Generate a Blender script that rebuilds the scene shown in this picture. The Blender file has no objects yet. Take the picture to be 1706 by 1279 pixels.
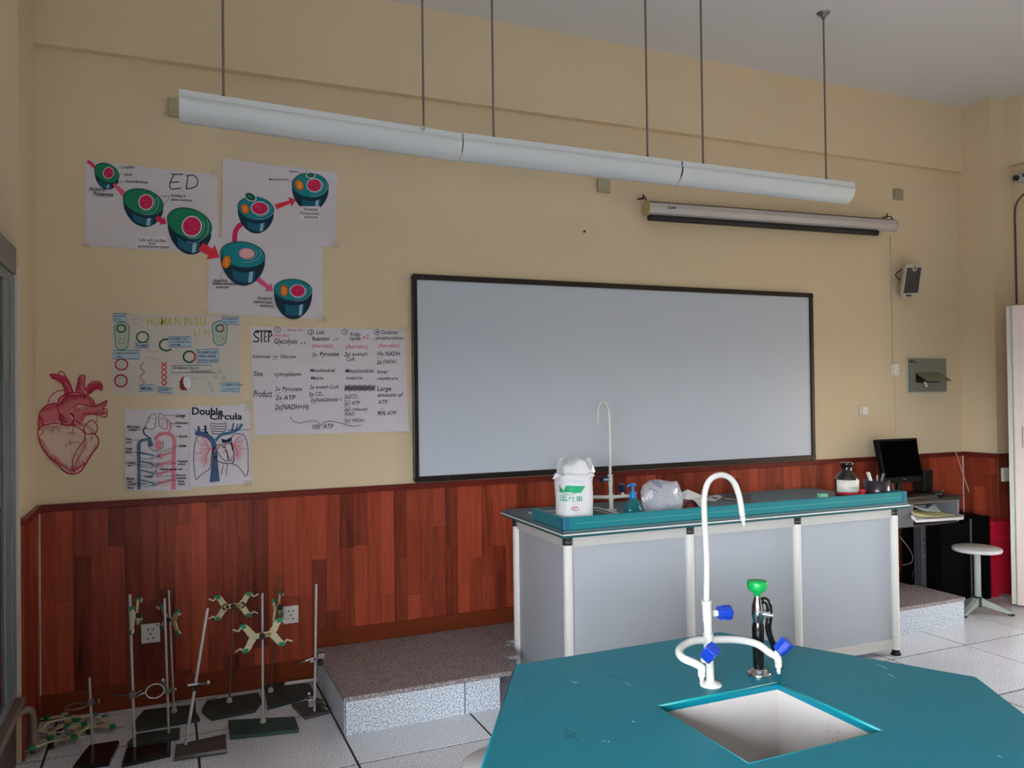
import bpy, bmesh, math, random
from mathutils import Vector, Matrix
random.seed(7)
scn = bpy.context.scene
COL = scn.collection
PI = math.pi

# ------------------------------------------------------------------ camera
FPX, YAW, PITCH, ROLL = 1333.7, 0.40680, 0.011714, -0.012810
CAM = Vector((0.0, -4.47337, 1.55011))
fw = Vector((math.sin(YAW)*math.cos(PITCH), math.cos(YAW)*math.cos(PITCH), math.sin(PITCH)))
r0 = Vector((math.cos(YAW), -math.sin(YAW), 0)); u0 = r0.cross(fw)
rt = r0*math.cos(ROLL) + u0*math.sin(ROLL); up = -r0*math.sin(ROLL) + u0*math.cos(ROLL)
cd = bpy.data.cameras.new('camera'); cam = bpy.data.objects.new('camera', cd); COL.objects.link(cam)
M = Matrix((rt, up, -fw)).transposed().to_4x4(); M.translation = CAM
cam.matrix_world = M
cd.sensor_width = 36.0; cd.lens = FPX/1706*36.0; cd.clip_start = 0.05; cd.clip_end = 100
scn.camera = cam

# ------------------------------------------------------------------ light
vs = scn.view_settings
vs.view_transform = 'Standard'; vs.look = 'None'; vs.gamma = 1.0; vs.use_curve_mapping = False
vs.exposure = 0.0
SKY = 47.0
w = bpy.data.worlds.new('sky'); scn.world = w; w.use_nodes = True
# daylight sky: bright above the horizon, dim ground below; it comes in through the openings of the left wall
nt = w.node_tree; bg = nt.nodes['Background']; bg.inputs[1].default_value = SKY
tc_ = nt.nodes.new('ShaderNodeTexCoord'); sx_ = nt.nodes.new('ShaderNodeSeparateXYZ'); rp_ = nt.nodes.new('ShaderNodeValToRGB')
nt.links.new(tc_.outputs['Generated'], sx_.inputs[0]); nt.links.new(sx_.outputs['Z'], rp_.inputs[0]); nt.links.new(rp_.outputs[0], bg.inputs[0])
e_ = rp_.color_ramp.elements; e_[0].position = 0.0; e_[0].color = (.14, .145, .155, 1); e_[1].position = .04; e_[1].color = (.88, .93, 1.0, 1)
WINDOWS = [(-6.70, -4.30), (-9.70, -7.30)]
WZ0, WZ1 = 0.70, 2.20
WALLX = -1.25
for (ya, yb) in WINDOWS:
    ld = bpy.data.lights.new('window_portal', 'AREA'); ld.shape = 'RECTANGLE'; ld.size = yb-ya; ld.size_y = WZ1-WZ0; ld.cycles.is_portal = True
    lo = bpy.data.objects.new('window_portal', ld); COL.objects.link(lo); lo.location = (-1.43, (ya+yb)/2, (WZ0+WZ1)/2)
    lo.rotation_euler = Vector((1, 0, 0)).to_track_quat('-Z', 'Z').to_euler()
# unseen corridor window, added behind the right doorway to brighten that side
ld = bpy.data.lights.new('added_corridor_portal', 'AREA'); ld.shape = 'RECTANGLE'; ld.size = 1.0; ld.size_y = .9; ld.cycles.is_portal = True
lo = bpy.data.objects.new('added_corridor_portal', ld); COL.objects.link(lo); lo.location = (7.29, -1.85, 1.45)
lo.rotation_euler = Vector((-1, 0, 0)).to_track_quat('-Z', 'Z').to_euler()
try:
    scn.cycles.max_bounces = 8; scn.cycles.diffuse_bounces = 5; scn.cycles.glossy_bounces = 4
    scn.cycles.transmission_bounces = 8; scn.cycles.transparent_max_bounces = 8
    scn.cycles.use_denoising = True
    scn.cycles.sample_clamp_indirect = 4.0
    scn.cycles.caustics_reflective = False; scn.cycles.caustics_refractive = False
except Exception: pass

# ------------------------------------------------------------------ helpers
def ray(px, py): return fw + rt*((px-853)/FPX) - up*((py-639.5)/FPX)
def on(ax, v, px, py):
    d = ray(px, py); return CAM + d*((v-CAM[ax])/d[ax])
def wall_pt(px, py, y=0.0): return on(1, y, px, py)
def flat_pt(px, py, z=0.0): return on(2, z, px, py)
def side_pt(px, py, x): return on(0, x, px, py)
def lin(c):
    return tuple(((v/255)/12.92 if v/255 <= .04045 else ((v/255+.055)/1.055)**2.4) for v in c)

MATS = {}
def mat(name, rgb, rough=.5, metal=0.0, spec=.5, noise=0, nscale=8, bump=0, bscale=60, trans=0, alpha=1, coat=0, var=0, emit=0, ior=None):
    """one procedural material; rgb is an sRGB 0-255 albedo"""
    if name in MATS: return MATS[name]
    m = bpy.data.materials.new(name); m.use_nodes = True; nt = m.node_tree; N = nt.nodes; L = nt.links
    b = N['Principled BSDF']; c = lin(rgb) + (1,)
    b.inputs['Base Color'].default_value = c; b.inputs['Roughness'].default_value = rough
    b.inputs['Metallic'].default_value = metal; b.inputs['Specular IOR Level'].default_value = spec
    if trans: b.inputs['Transmission Weight'].default_value = trans
    if ior: b.inputs['IOR'].default_value = ior
    if alpha < 1: b.inputs['Alpha'].default_value = alpha
    if coat: b.inputs['Coat Weight'].default_value = coat; b.inputs['Coat Roughness'].default_value = .08
    if emit: b.inputs['Emission Color'].default_value = c; b.inputs['Emission Strength'].default_value = emit
    tc = N.new('ShaderNodeTexCoord')
    if noise:
        n = N.new('ShaderNodeTexNoise'); n.inputs['Scale'].default_value = nscale; n.inputs['Detail'].default_value = 5
        L.new(tc.outputs['Object'], n.inputs['Vector'])
        mx = N.new('ShaderNodeMix'); mx.data_type = 'RGBA'
        mx.inputs[6].default_value = tuple(v*(1-noise) for v in c[:3])+(1,); mx.inputs[7].default_value = tuple(min(1, v*(1+noise)) for v in c[:3])+(1,)
        L.new(n.outputs['Fac'], mx.inputs[0]); L.new(mx.outputs[2], b.inputs['Base Color'])
    if bump:
        n2 = N.new('ShaderNodeTexNoise'); n2.inputs['Scale'].default_value = bscale; n2.inputs['Detail'].default_value = 3
        L.new(tc.outputs['Object'], n2.inputs['Vector'])
        bp = N.new('ShaderNodeBump'); bp.inputs['Strength'].default_value = bump; bp.inputs['Distance'].default_value = .004
        L.new(n2.outputs['Fac'], bp.inputs['Height']); L.new(bp.outputs[0], b.inputs['Normal'])
    MATS[name] = m; return m

def granite(name, base, dark, light, rough=.35, scale=170, amt=.5):
    if name in MATS: return MATS[name]
    m = bpy.data.materials.new(name); m.use_nodes = True; nt = m.node_tree; N = nt.nodes; L = nt.links
    b = N['Principled BSDF']; b.inputs['Roughness'].default_value = rough
    geo = N.new('ShaderNodeNewGeometry')
    n = N.new('ShaderNodeTexNoise'); n.inputs['Scale'].default_value = scale; n.inputs['Detail'].default_value = 2.5
    L.new(geo.outputs['Position'], n.inputs['Vector'])
    r = N.new('ShaderNodeValToRGB'); e = r.color_ramp.elements
    e[0].position = .5-.16*amt*1.2; e[0].color = lin(dark)+(1,)
    e[1].position = .5+.16*amt*1.2; e[1].color = lin(light)+(1,)
    k = r.color_ramp.elements.new(.5); k.color = lin(base)+(1,)
    L.new(n.outputs['Fac'], r.inputs[0])
    n2 = N.new('ShaderNodeTexNoise'); n2.inputs['Scale'].default_value = 2.2; n2.inputs['Detail'].default_value = 4
    L.new(geo.outputs['Position'], n2.inputs['Vector'])
    oi = N.new('ShaderNodeObjectInfo')
    a = N.new('ShaderNodeMath'); a.operation = 'ADD'; L.new(n2.outputs['Fac'], a.inputs[0])
    s = N.new('ShaderNodeMath'); s.operation = 'MULTIPLY'; s.inputs[1].default_value = .35; L.new(oi.outputs['Random'], s.inputs[0]); L.new(s.outputs[0], a.inputs[1])
    mr = N.new('ShaderNodeMapRange'); mr.inputs[1].default_value = .3; mr.inputs[2].default_value = 1.0; mr.inputs[3].default_value = .86; mr.inputs[4].default_value = 1.1
    L.new(a.outputs[0], mr.inputs[0])
    mu = N.new('ShaderNodeVectorMath'); mu.operation = 'SCALE'; L.new(r.outputs[0], mu.inputs[0]); L.new(mr.outputs[0], mu.inputs['Scale'])
    L.new(mu.outputs[0], b.inputs['Base Color'])
    MATS[name] = m; return m

def wood(name, c_dark, c_light, rough=.3, axis='Z', gs=26, coat=0):
    if name in MATS: return MATS[name]
    m = bpy.data.materials.new(name); m.use_nodes = True; nt = m.node_tree; N = nt.nodes; L = nt.links
    b = N['Principled BSDF']; b.inputs['Roughness'].default_value = rough; b.inputs['Specular IOR Level'].default_value = .15
    geo = N.new('ShaderNodeNewGeometry'); oi = N.new('ShaderNodeObjectInfo')
    off = N.new('ShaderNodeVectorMath'); off.operation = 'SCALE'; off.inputs[0].default_value = (13.1, 7.7, 5.3); L.new(oi.outputs['Random'], off.inputs['Scale'])
    ad = N.new('ShaderNodeVectorMath'); ad.operation = 'ADD'; L.new(geo.outputs['Position'], ad.inputs[0]); L.new(off.outputs[0], ad.inputs[1])
    mp = N.new('ShaderNodeMapping'); L.new(ad.outputs[0], mp.inputs[0])
    sc = {'Z': (1, 1, .07), 'X': (.07, 1, 1), 'Y': (1, .07, 1)}[axis]
    mp.inputs['Scale'].default_value = sc
    wv = N.new('ShaderNodeTexNoise'); wv.inputs['Scale'].default_value = gs; wv.inputs['Detail'].default_value = 6; wv.inputs['Distortion'].default_value = 1.6
    L.new(mp.outputs[0], wv.inputs['Vector'])
    f2 = N.new('ShaderNodeTexNoise'); f2.inputs['Scale'].default_value = gs*9; f2.inputs['Detail'].default_value = 2; L.new(mp.outputs[0], f2.inputs['Vector'])
    s1 = N.new('ShaderNodeMath'); s1.operation = 'MULTIPLY_ADD'; s1.inputs[1].default_value = 1.5; s1.inputs[2].default_value = -.25; L.new(wv.outputs['Fac'], s1.inputs[0])
    s2 = N.new('ShaderNodeMath'); s2.operation = 'MULTIPLY_ADD'; s2.inputs[1].default_value = .25; L.new(f2.outputs['Fac'], s2.inputs[0]); L.new(s1.outputs[0], s2.inputs[2])
    s3 = N.new('ShaderNodeMath'); s3.operation = 'MULTIPLY_ADD'; s3.inputs[1].default_value = 1.0; L.new(oi.outputs['Random'], s3.inputs[0]); L.new(s2.outputs[0], s3.inputs[2])
    mr = N.new('ShaderNodeMapRange'); mr.inputs[1].default_value = .25; mr.inputs[2].default_value = 1.75; L.new(s3.outputs[0], mr.inputs[0])
    mx = N.new('ShaderNodeMix'); mx.data_type = 'RGBA'; mx.inputs[6].default_value = lin(c_dark)+(1,); mx.inputs[7].default_value = lin(c_light)+(1,)
    L.new(mr.outputs[0], mx.inputs[0]); L.new(mx.outputs[2], b.inputs['Base Color'])
    MATS[name] = m; return m

def empty(name, loc, rz=0):
    o = bpy.data.objects.new(name, None); COL.objects.link(o); o.location = loc; o.rotation_euler = (0, 0, rz)
    o.empty_display_size = .05; return o
def tag(o, label=None, cat=None, group=None, kind=None):
    if label: o['label'] = label
    if cat: o['category'] = cat
    if group: o['group'] = group
    if kind: o['kind'] = kind
    return o
def thing(name, label, cat, loc=(0, 0, 0), rz=0, group=None):
    return tag(empty(name, loc, rz), label, cat, group)
def copy_tree(o, parent=None):
    c = o.copy(); COL.objects.link(c); c.parent = parent
    for ch in list(o.children): copy_tree(ch, c)
    return c
def origin_of(o):
    v = Vector((0, 0, 0))
    while o is not None: v = v + Vector(o.location); o = o.parent
    return v

class MB:
    """collects shapes; build() links them as ONE mesh object. Vertices are in world coordinates unless local=True at build."""
    def __init__(s): s.v = []; s.f = []; s.m = []; s.sm = []; s.mats = []; s.T = Matrix()
    def mi(s, m):
        if m not in s.mats: s.mats.append(m)
        return s.mats.index(m)
    def add(s, vs, fs, m, smooth=False, T=None):
        T = s.T @ T if T is not None else s.T
        o = len(s.v); k = s.mi(m)
        s.v += [tuple(T @ Vector(p)) for p in vs]; s.f += [tuple(i+o for i in f) for f in fs]
        s.m += [k]*len(fs); s.sm += [smooth]*len(fs); return s
    def box(s, a, b, m, bev=0, T=None):
        x0, y0, z0 = (min(a[i], b[i]) for i in range(3)); x1, y1, z1 = (max(a[i], b[i]) for i in range(3))
        if not bev:
            v = [(x0,y0,z0),(x1,y0,z0),(x1,y1,z0),(x0,y1,z0),(x0,y0,z1),(x1,y0,z1),(x1,y1,z1),(x0,y1,z1)]
            return s.add(v, [(0,3,2,1),(4,5,6,7),(0,1,5,4),(1,2,6,5),(2,3,7,6),(3,0,4,7)], m, T=T)
        bm = bmesh.new(); bmesh.ops.create_cube(bm, size=1)
        for q in bm.verts: q.co = Vector(((x0+x1)/2+q.co.x*(x1-x0), (y0+y1)/2+q.co.y*(y1-y0), (z0+z1)/2+q.co.z*(z1-z0)))
        bmesh.ops.bevel(bm, geom=bm.edges[:], offset=bev, segments=2, affect='EDGES', profile=.5)
        s.bm(bm, m, False, T); return s
    def bm(s, bm, m, smooth=False, T=None):
        bm.verts.index_update()
        s.add([q.co[:] for q in bm.verts], [tuple(x.index for x in f.verts) for f in bm.faces], m, smooth, T); bm.free(); return s
    def prism(s, pts, h0, h1, m, axis=2, T=None):
        """polygon (2-D pts, CCW) swept along an axis"""
        def P(a, b, h): return {2: (a, b, h), 1: (a, h, b), 0: (h, a, b)}[axis]
        n = len(pts); v = [P(a, b, h0) for a, b in pts]+[P(a, b, h1) for a, b in pts]
        fs = [tuple(range(n)), tuple(range(2*n-1, n-1, -1))]+[(i, (i+1) % n, (i+1) % n+n, i+n) for i in range(n)]
        return s.add(v, fs, m, T=T)
    def cyl(s, a, b, r, m, n=14, r2=None, smooth=True, caps=True):
        a = Vector(a); b = Vector(b); r2 = r if r2 is None else r2; d = (b-a).normalized()
        x = d.orthogonal().normalized(); y = d.cross(x)
        v = [a+(x*math.cos(2*PI*i/n)+y*math.sin(2*PI*i/n))*r for i in range(n)]+[b+(x*math.cos(2*PI*i/n)+y*math.sin(2*PI*i/n))*r2 for i in range(n)]
        s.add(v, [(i, (i+1) % n, (i+1) % n+n, i+n) for i in range(n)], m, smooth)
        if caps: s.add(v, [tuple(range(n))[::-1], tuple(range(n, 2*n))], m, False)
        return s
    def lathe(s, prof, c, m, n=24, ax=(0, 0, 1), smooth=True, sx=1, sy=1):
        c = Vector(c); d = Vector(ax).normalized(); x = Vector((1, 0, 0)) if abs(d.z) > .99 else d.orthogonal().normalized(); y = d.cross(x)
        v = []; fs = []
        for r, h in prof:
            for i in range(n): v.append(c+d*h+(x*math.cos(2*PI*i/n)*sx+y*math.sin(2*PI*i/n)*sy)*r)
        for j in range(len(prof)-1):
            for i in range(n): fs.append((j*n+i, j*n+(i+1) % n, (j+1)*n+(i+1) % n, (j+1)*n+i))
        s.add(v, fs, m, smooth)
        if prof[0][0] > 1e-5: s.add(v[:n], [tuple(range(n))[::-1]], m)
        if prof[-1][0] > 1e-5: s.add(v[-n:], [tuple(range(n))], m)
        return s
    def tube(s, pts, r, m, n=10, smooth=True):
        pts = [Vector(p) for p in pts]; rs = r if isinstance(r, (list, tuple)) else [r]*len(pts); v = []; fs = []
        t0 = (pts[1]-pts[0]).normalized(); x = t0.orthogonal().normalized()
        for i, p in enumerate(pts):
            t = ((pts[min(i+1, len(pts)-1)]-p).normalized()+(p-pts[max(i-1, 0)]).normalized()).normalized() if 0 < i < len(pts)-1 else (pts[1]-pts[0] if i == 0 else pts[-1]-pts[-2]).normalized()
            x = (x-t*x.dot(t)).normalized(); y = t.cross(x)
            for k in range(n): v.append(p+(x*math.cos(2*PI*k/n)+y*math.sin(2*PI*k/n))*rs[i])
        for j in range(len(pts)-1):
            for k in range(n): fs.append((j*n+k, j*n+(k+1) % n, (j+1)*n+(k+1) % n, (j+1)*n+k))
        fs.append(tuple(range(n))[::-1]); fs.append(tuple(range((len(pts)-1)*n, len(pts)*n)))
        return s.add(v, fs, m, smooth)
    def ball(s, c, r, m, n=12, sx=1, sy=1, sz=1):
        k = n//2
        prof = [(max(1e-6, r*math.sin(PI*i/k)), -r*math.cos(PI*i/k)*sz) for i in range(k+1)]
        return s.lathe(prof, c, m, n, sx=sx, sy=sy)
    def build(s, name, parent=None, local=False, label=None):
        me = bpy.data.meshes.new(name)
        off = Vector((0, 0, 0)) if (local or parent is None) else origin_of(parent)
        me.from_pydata([(p[0]-off.x, p[1]-off.y, p[2]-off.z) for p in s.v], [], s.f)
        for m in s.mats: me.materials.append(m)
        me.polygons.foreach_set('material_index', s.m); me.polygons.foreach_set('use_smooth', s.sm)
        bm = bmesh.new(); bm.from_mesh(me); bmesh.ops.recalc_face_normals(bm, faces=bm.faces[:]); bm.to_mesh(me); bm.free()
        me.update()
        o = bpy.data.objects.new(name, me); COL.objects.link(o)
        if parent is not None: o.parent = parent
        if label: o['label'] = label
        return o
def smoothline(pts, k=6):
    pts = [Vector(p) for p in pts]; out = []
    P = [pts[0]*2-pts[1]]+pts+[pts[-1]*2-pts[-2]]
    for i in range(1, len(P)-2):
        for j in range(k):
            t = j/k; a, b, c, d = P[i-1], P[i], P[i+1], P[i+2]
            out.append(.5*((2*b)+(c-a)*t+(2*a-5*b+4*c-d)*t*t+(3*b-a-3*c+d)*t**3))
    return out+[pts[-1]]
def struct(o): o['kind'] = 'structure'; return o

# ------------------------------------------------------------------ materials
rear_paint = mat('rear_wall_paint', (66, 60, 54), .8)  # unseen back wall, darkened to cut bounced light
cream = mat('cream_wall_paint', (216, 197, 163), .75, noise=.05, nscale=1.6, bump=.12, bscale=40)
ceilm = mat('ceiling_paint', (220, 219, 220), .8, noise=.04, nscale=1.2)
dark = mat('dark_gap', (28, 18, 15), .8)
grout = mat('dark_grout', (40, 38, 38), .85)
plank_m = wood('red_brown_laminate', (62, 23, 18), (168, 74, 49), .36)
rail_m = wood('red_brown_rail', (84, 28, 22), (112, 42, 32), .4, 'X')
base_m = wood('brown_baseboard', (88, 36, 18), (120, 54, 28), .4, 'X')
tile_m = granite('speckled_floor_tile', (232, 235, 242), (150, 155, 166), (250, 251, 253), .22, 165, .8)
gran_m = granite('grey_granite', (190, 199, 210), (92, 102, 116), (248, 251, 253), .45, 135, 1.0)
grantop_m = granite('worn_granite_top', (136, 126, 126), (78, 70, 70), (200, 186, 184), .5, 150, 1.0)
black = mat('black_plastic', (22, 22, 24), .35)
blackmat = mat('matte_black', (14, 14, 15), .6)
white_pl = mat('white_plastic', (232, 230, 222), .35)
offwhite = mat('aged_white_plastic', (206, 200, 182), .5)
whitepaint = mat('white_enamel', (214, 219, 220), .3, noise=.03, nscale=5)
steel = mat('bright_steel', (190, 190, 190), .25, metal=1)
steel_d = mat('dull_steel', (120, 118, 116), .42, metal=.9, noise=.2, nscale=20)
chrome = mat('chrome', (215, 215, 218), .12, metal=1)
alu = mat('grey_green_aluminium', (128, 138, 140), .38, metal=.35)

# ================================================================== SETTING
XL, XR, H = -0.583, 5.850, 3.79
YB = -10.0
# floor: dark bed with tiles laid on it, each tile in view its own piece
fl = MB().box((-1.45, YB-.2, -.15), (7.3, .2, -.0025), grout).build('floor'); struct(fl)
TX0, TY0, TP = .727, -1.100, .613
for i in range(-4, 11):
    for j in range(-6, 2):
        x0, x1 = TX0+TP*i, TX0+TP*(i+1); y0, y1 = TY0+TP*j, TY0+TP*(j+1)
        x0, x1 = max(x0, -1.25), min(x1, 7.0); y1 = min(y1, 0)
        if x1-x0 < .03 or y1-y0 < .03: continue
        g = .0055; dz = random.uniform(-.0004, .0004)
        MB().box((x0+g, y0+g, -.0024), (x1-g, y1-g, dz), tile_m).build('tile', fl)
mb = MB()
for i in range(-4, 11):
    for j in range(-15, -6):
        x0, x1 = max(TX0+TP*i, -1.25), min(TX0+TP*(i+1), 7.0); y0, y1 = max(TY0+TP*j, YB), TY0+TP*(j+1)
        if x1 > x0 and y1 > y0: mb.box((x0+.0055, y0+.0055, -.0024), (x1-.0055, y1-.0055, 0), tile_m)
tag(mb.build('floor_tiles', fl), kind='stuff')
struct(MB().box((-1.45, YB-.2, H), (7.3, .2, H+.15), ceilm).build('ceiling'))
# front wall with recessed backing for the panelling
wf = struct(MB().box((-1.45, 0, 0), (7.3, .2, H), cream).build('wall_front'))
struct(MB().box((XL, -.05, 3.270), (XR, 0, H), cream).build('trim_1'))
mb = MB().box((-1.45, -.47, 0), (XL, 0, H), cream)
for (ya, yb) in [(-.47, WINDOWS[0][1]), (WINDOWS[0][0], WINDOWS[1][1]), (WINDOWS[1][0], YB)]:
    mb.box((-1.45, ya, 0), (WALLX, yb, H), cream)
for (ya, yb) in WINDOWS:
    mb.box((-1.45, ya, 0), (WALLX, yb, WZ0), cream).box((-1.45, ya, WZ1), (WALLX, yb, H), cream)
wl = struct(mb.build('wall_left'))
for n, (ya, yb) in enumerate(WINDOWS):
    m = MB()
    for yy in (ya, (ya+yb)/2-.02, yb-.04): m.box((-1.40, yy, WZ0), (-1.34, yy+.04, WZ1), alu)
    m.box((-1.40, ya, WZ0), (-1.34, yb, WZ0+.04), alu).box((-1.40, ya, WZ1-.04), (-1.34, yb, WZ1), alu).box((-1.40, ya, 2.1), (-1.34, yb, 2.14), alu)
    struct(m.build('window_%d' % (n+1)))
struct(MB().box((-1.45, YB-.2, 0), (7.3, YB, H), rear_paint).build('wall_back'))
# right side: pier block, then the wall with the door
mb = MB().box((XR, -.295, 0), (7.3, 0, H), cream).box((6.10, YB, 0), (7.3, -2.35, H), cream).box((6.10, -2.35, 2.2), (7.3, -1.35, H), cream).box((6.10, -1.35, 0), (7.3, -.295, H), cream)
mb.box((7.2, -2.35, 0), (7.3, -1.35, 1.0), cream).box((7.2, -2.35, 1.9), (7.3, -1.35, 2.2), cream)  # opening of the added corridor window that brightens the right side
wr = struct(mb.build('wall_right'))
struct(MB().box((6.02, -9.9, 3.27), (6.10, -.295, H), cream).build('trim_2'))

# wainscot -------------------------------------------------------------
RAIL0, RAIL1 = 1.007, 1.040
def planks(parent, a, b, fixed, axis, z0, z1, seed, wdt=.0765):
    """staggered vertical laminate strips on a plane (axis x: plane y=fixed; axis y: plane x=fixed)"""
    rnd = random.Random(seed); x = a; k = 0
    while x < b-.01:
        xe = min(x+wdt, b); z = z0-rnd.uniform(0, .9)
        while z < z1-.005:
            ze = min(z+rnd.uniform(.62, .95), z1); zs = max(z, z0); z = ze
            if ze-zs < .03: continue
            d = .010+rnd.uniform(0, .0012); g = .0005
            if axis == 'x': mb = MB().box((x+g, fixed-d, zs+g), (xe-g, fixed, ze-g), plank_m)
            else: mb = MB().box((fixed, x+g, zs+g), (fixed+(d if fixed < 0 else -d), xe-g, ze-g), plank_m)
            mb.build('plank', parent)
        x = xe
        k += 1
MB().box((XL, -.004, .0), (XR, 0, RAIL0), dark).build('panel_backing', wf)
planks(wf, XL+.002, 4.80, -.003, 'x', .0, RAIL0, 3)
planks(wf, 4.80, XR-.01, -.003, 'x', .0, RAIL0, 4, .095)
planks(wl, -.47, -.012, XL, 'y', .0, RAIL0, 5)
planks(wr, -.295, -.012, XR, 'y', .0, RAIL0, 6, .095)
planks(wr, XR+.0, 6.10, -.295, 'x', .0, RAIL0, 8, .095)
struct(MB().box((XL, -.024, RAIL0), (XR, 0, RAIL1), rail_m, bev=.003).build('trim_3'))
struct(MB().box((XL, -.470, RAIL0), (XL+.024, -.02, RAIL1), rail_m, bev=.003).build('trim_4'))
mb = MB().box((XR-.024, -.319, RAIL0), (XR, -.02, RAIL1), rail_m, bev=.003).box((XR, -.319, RAIL0), (6.10, -.295, RAIL1), rail_m, bev=.003)
struct(mb.build('trim_5'))
struct(MB().box((XL+.012, -.020, 0), (.733, -.012, .125), base_m, bev=.002).build('baseboard_front'))
PZ = .175
struct(MB().box((.735, -.022, PZ), (4.79, -.012, PZ+.088), base_m, bev=.002).box((4.79, -.022, 0), (XR-.012, -.012, .1), base_m).build('baseboard_front_2'))
# white corner beads on the panelling
cb = mat('white_corner_bead', (214, 206, 196), .4)
struct(MB().box((XL+.010, -.016, .04), (XL+.016, -.010, RAIL1+.002), cb).build('trim_6'))
struct(MB().box((XR-.018, -.018, .55), (XR-.009, -.009, RAIL1+.004), cb).build('trim_7'))
# cream nail hole
tag(MB().cyl((2.439, 0, 2.570), (2.439, -.012, 2.572), .006, blackmat, 8).build('nail'), 'small dark nail in the cream wall above the whiteboard', 'nail')

# granite platform (the desk stands in its notch) ------------------------
pf = thing('platform', 'low grey granite platform along the wall under the whiteboard', 'platform', (.733, -.80, 0))
E0 = .003
risers = [((.735, -.80), (1.315, -.775)), ((1.315, -.80), (1.50, -.775)), ((4.05, -.80), (4.795, -.775))]
for (a, b) in risers: MB().box((a[0]+E0, a[1], 0), (b[0]-E0, b[1], PZ-.022), gran_m, bev=.0015).build('riser_slab', pf)
for (ya, yb) in [(-.775, -.40), (-.40, -.03)]:
    MB().box((.735, ya+E0, 0), (.758, yb-E0, PZ-.022), gran_m, bev=.0015).build('side_slab', pf)
    MB().box((4.772, ya+E0, 0), (4.795, yb-E0, PZ-.022), gran_m, bev=.0015).build('side_slab', pf)
MB().box((1.478, -.775, 0), (1.50, -.33, PZ-.022), gran_m).build('side_slab', pf)
MB().box((4.05, -.775, 0), (4.07, -.33, PZ-.022), gran_m).build('side_slab', pf)
MB().box((1.50, -.35, 0), (4.05, -.33, PZ-.022), gran_m).build('riser_slab', pf)
MB().box((.758, -.33, 0), (4.77, -.024, PZ-.022), gran_m).box((.758, -.775, 0), (1.478, -.33, PZ-.022), gran_m).box((4.07, -.775, 0), (4.77, -.33, PZ-.022), gran_m).build('core', pf)
tops = [(.728, 1.105, -.806, -.413), (1.105, 1.605, -.806, -.413), (.728, 1.105, -.413, -.024), (1.105, 1.72, -.413, -.024)]
x = 1.72
while x < 4.75:
    tops.append((x, min(x+.61, 4.80), -.356 if x < 4.04 else -.413, -.024)); x += .61
tops = [t for t in tops if t[1]-t[0] > .05]
tops.append((1.605, 1.685, -.60, -.413))
tops.append((4.044, 4.42, -.806, -.413)); tops.append((4.42, 4.80, -.806, -.413))
for (a, b, c, d) in tops: MB().box((a+.0008, c+.0008, PZ-.022), (b-.0008, d-.0008, PZ), grantop_m, bev=.0012).build('top_slab', pf)

# ================================================================== WHITEBOARD
wb = thing('whiteboard', 'wide blank whiteboard in a thin dark frame on the cream wall', 'whiteboard', (1.30, 0, 1.045))
X0, X1, Z0, Z1 = 1.297, 4.291, 1.045, 2.245
wbf = mat('dark_brown_frame', (34, 26, 22), .3, metal=.3)
wbs = mat('whiteboard_enamel', (196, 204, 214), .22, spec=.5, noise=.02, nscale=2)
MB().box((X0+.012, -.020, Z0+.012), (X1-.012, -.002, Z1-.012), wbs).build('board', wb)
for (a, b, nm) in [((X0+.02, -.034, Z1-.032), (X1-.02, -.001, Z1), 'frame_rail'), ((X0+.02, -.034, Z0), (X1-.02, -.001, Z0+.034), 'frame_rail'),
               ((X0, -.034, Z0+.02), (X0+.03, -.001, Z1-.02), 'frame_stile'), ((X1-.03, -.034, Z0+.02), (X1, -.001, Z1-.02), 'frame_stile')]:
    MB().box(a, b, wbf, bev=.004).build(nm, wb)
for (x, z) in [(X0+.018, Z0+.018), (X1-.018, Z0+.018), (X0+.018, Z1-.018), (X1-.018, Z1-.018)]:
    MB().cyl((x, -.001, z), (x, -.0345, z), .019, wbf, 18).build('frame_corner', wb)
sc_m = mat('pale_scuff', (214, 218, 222), .6)
m = MB()
for (px, py, dx, dy) in [(721, 507, 4, -1), (730, 503, 2, -5), (732, 512, -1, 5), (999, 488, 6, 2), (1003, 484, 3, 6), (1334, 503, 8, 3), (1331, 508, 5, -3), (1338, 498, 4, 6)]:
    a = wall_pt(px, py, -.0205); b = wall_pt(px+dx, py+dy, -.0205); m.tube([a, (a+b)/2, b], [.0008, .002, .0005], sc_m, 4)
tag(m.build('scuff_mark', wb), kind='stuff')
m = MB()
for x in (1.5, 2.3, 3.1, 3.9, 4.22): m.cyl((x, -.034, Z0+.017), (x, -.0355, Z0+.017), .004, steel_d, 8)
for x in (1.36, 2.3, 3.2, 4.2): m.cyl((x, -.034, Z1-.016), (x, -.0355, Z1-.016), .004, steel_d, 8)
tag(m.build('screws', wb), kind='stuff')

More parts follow.
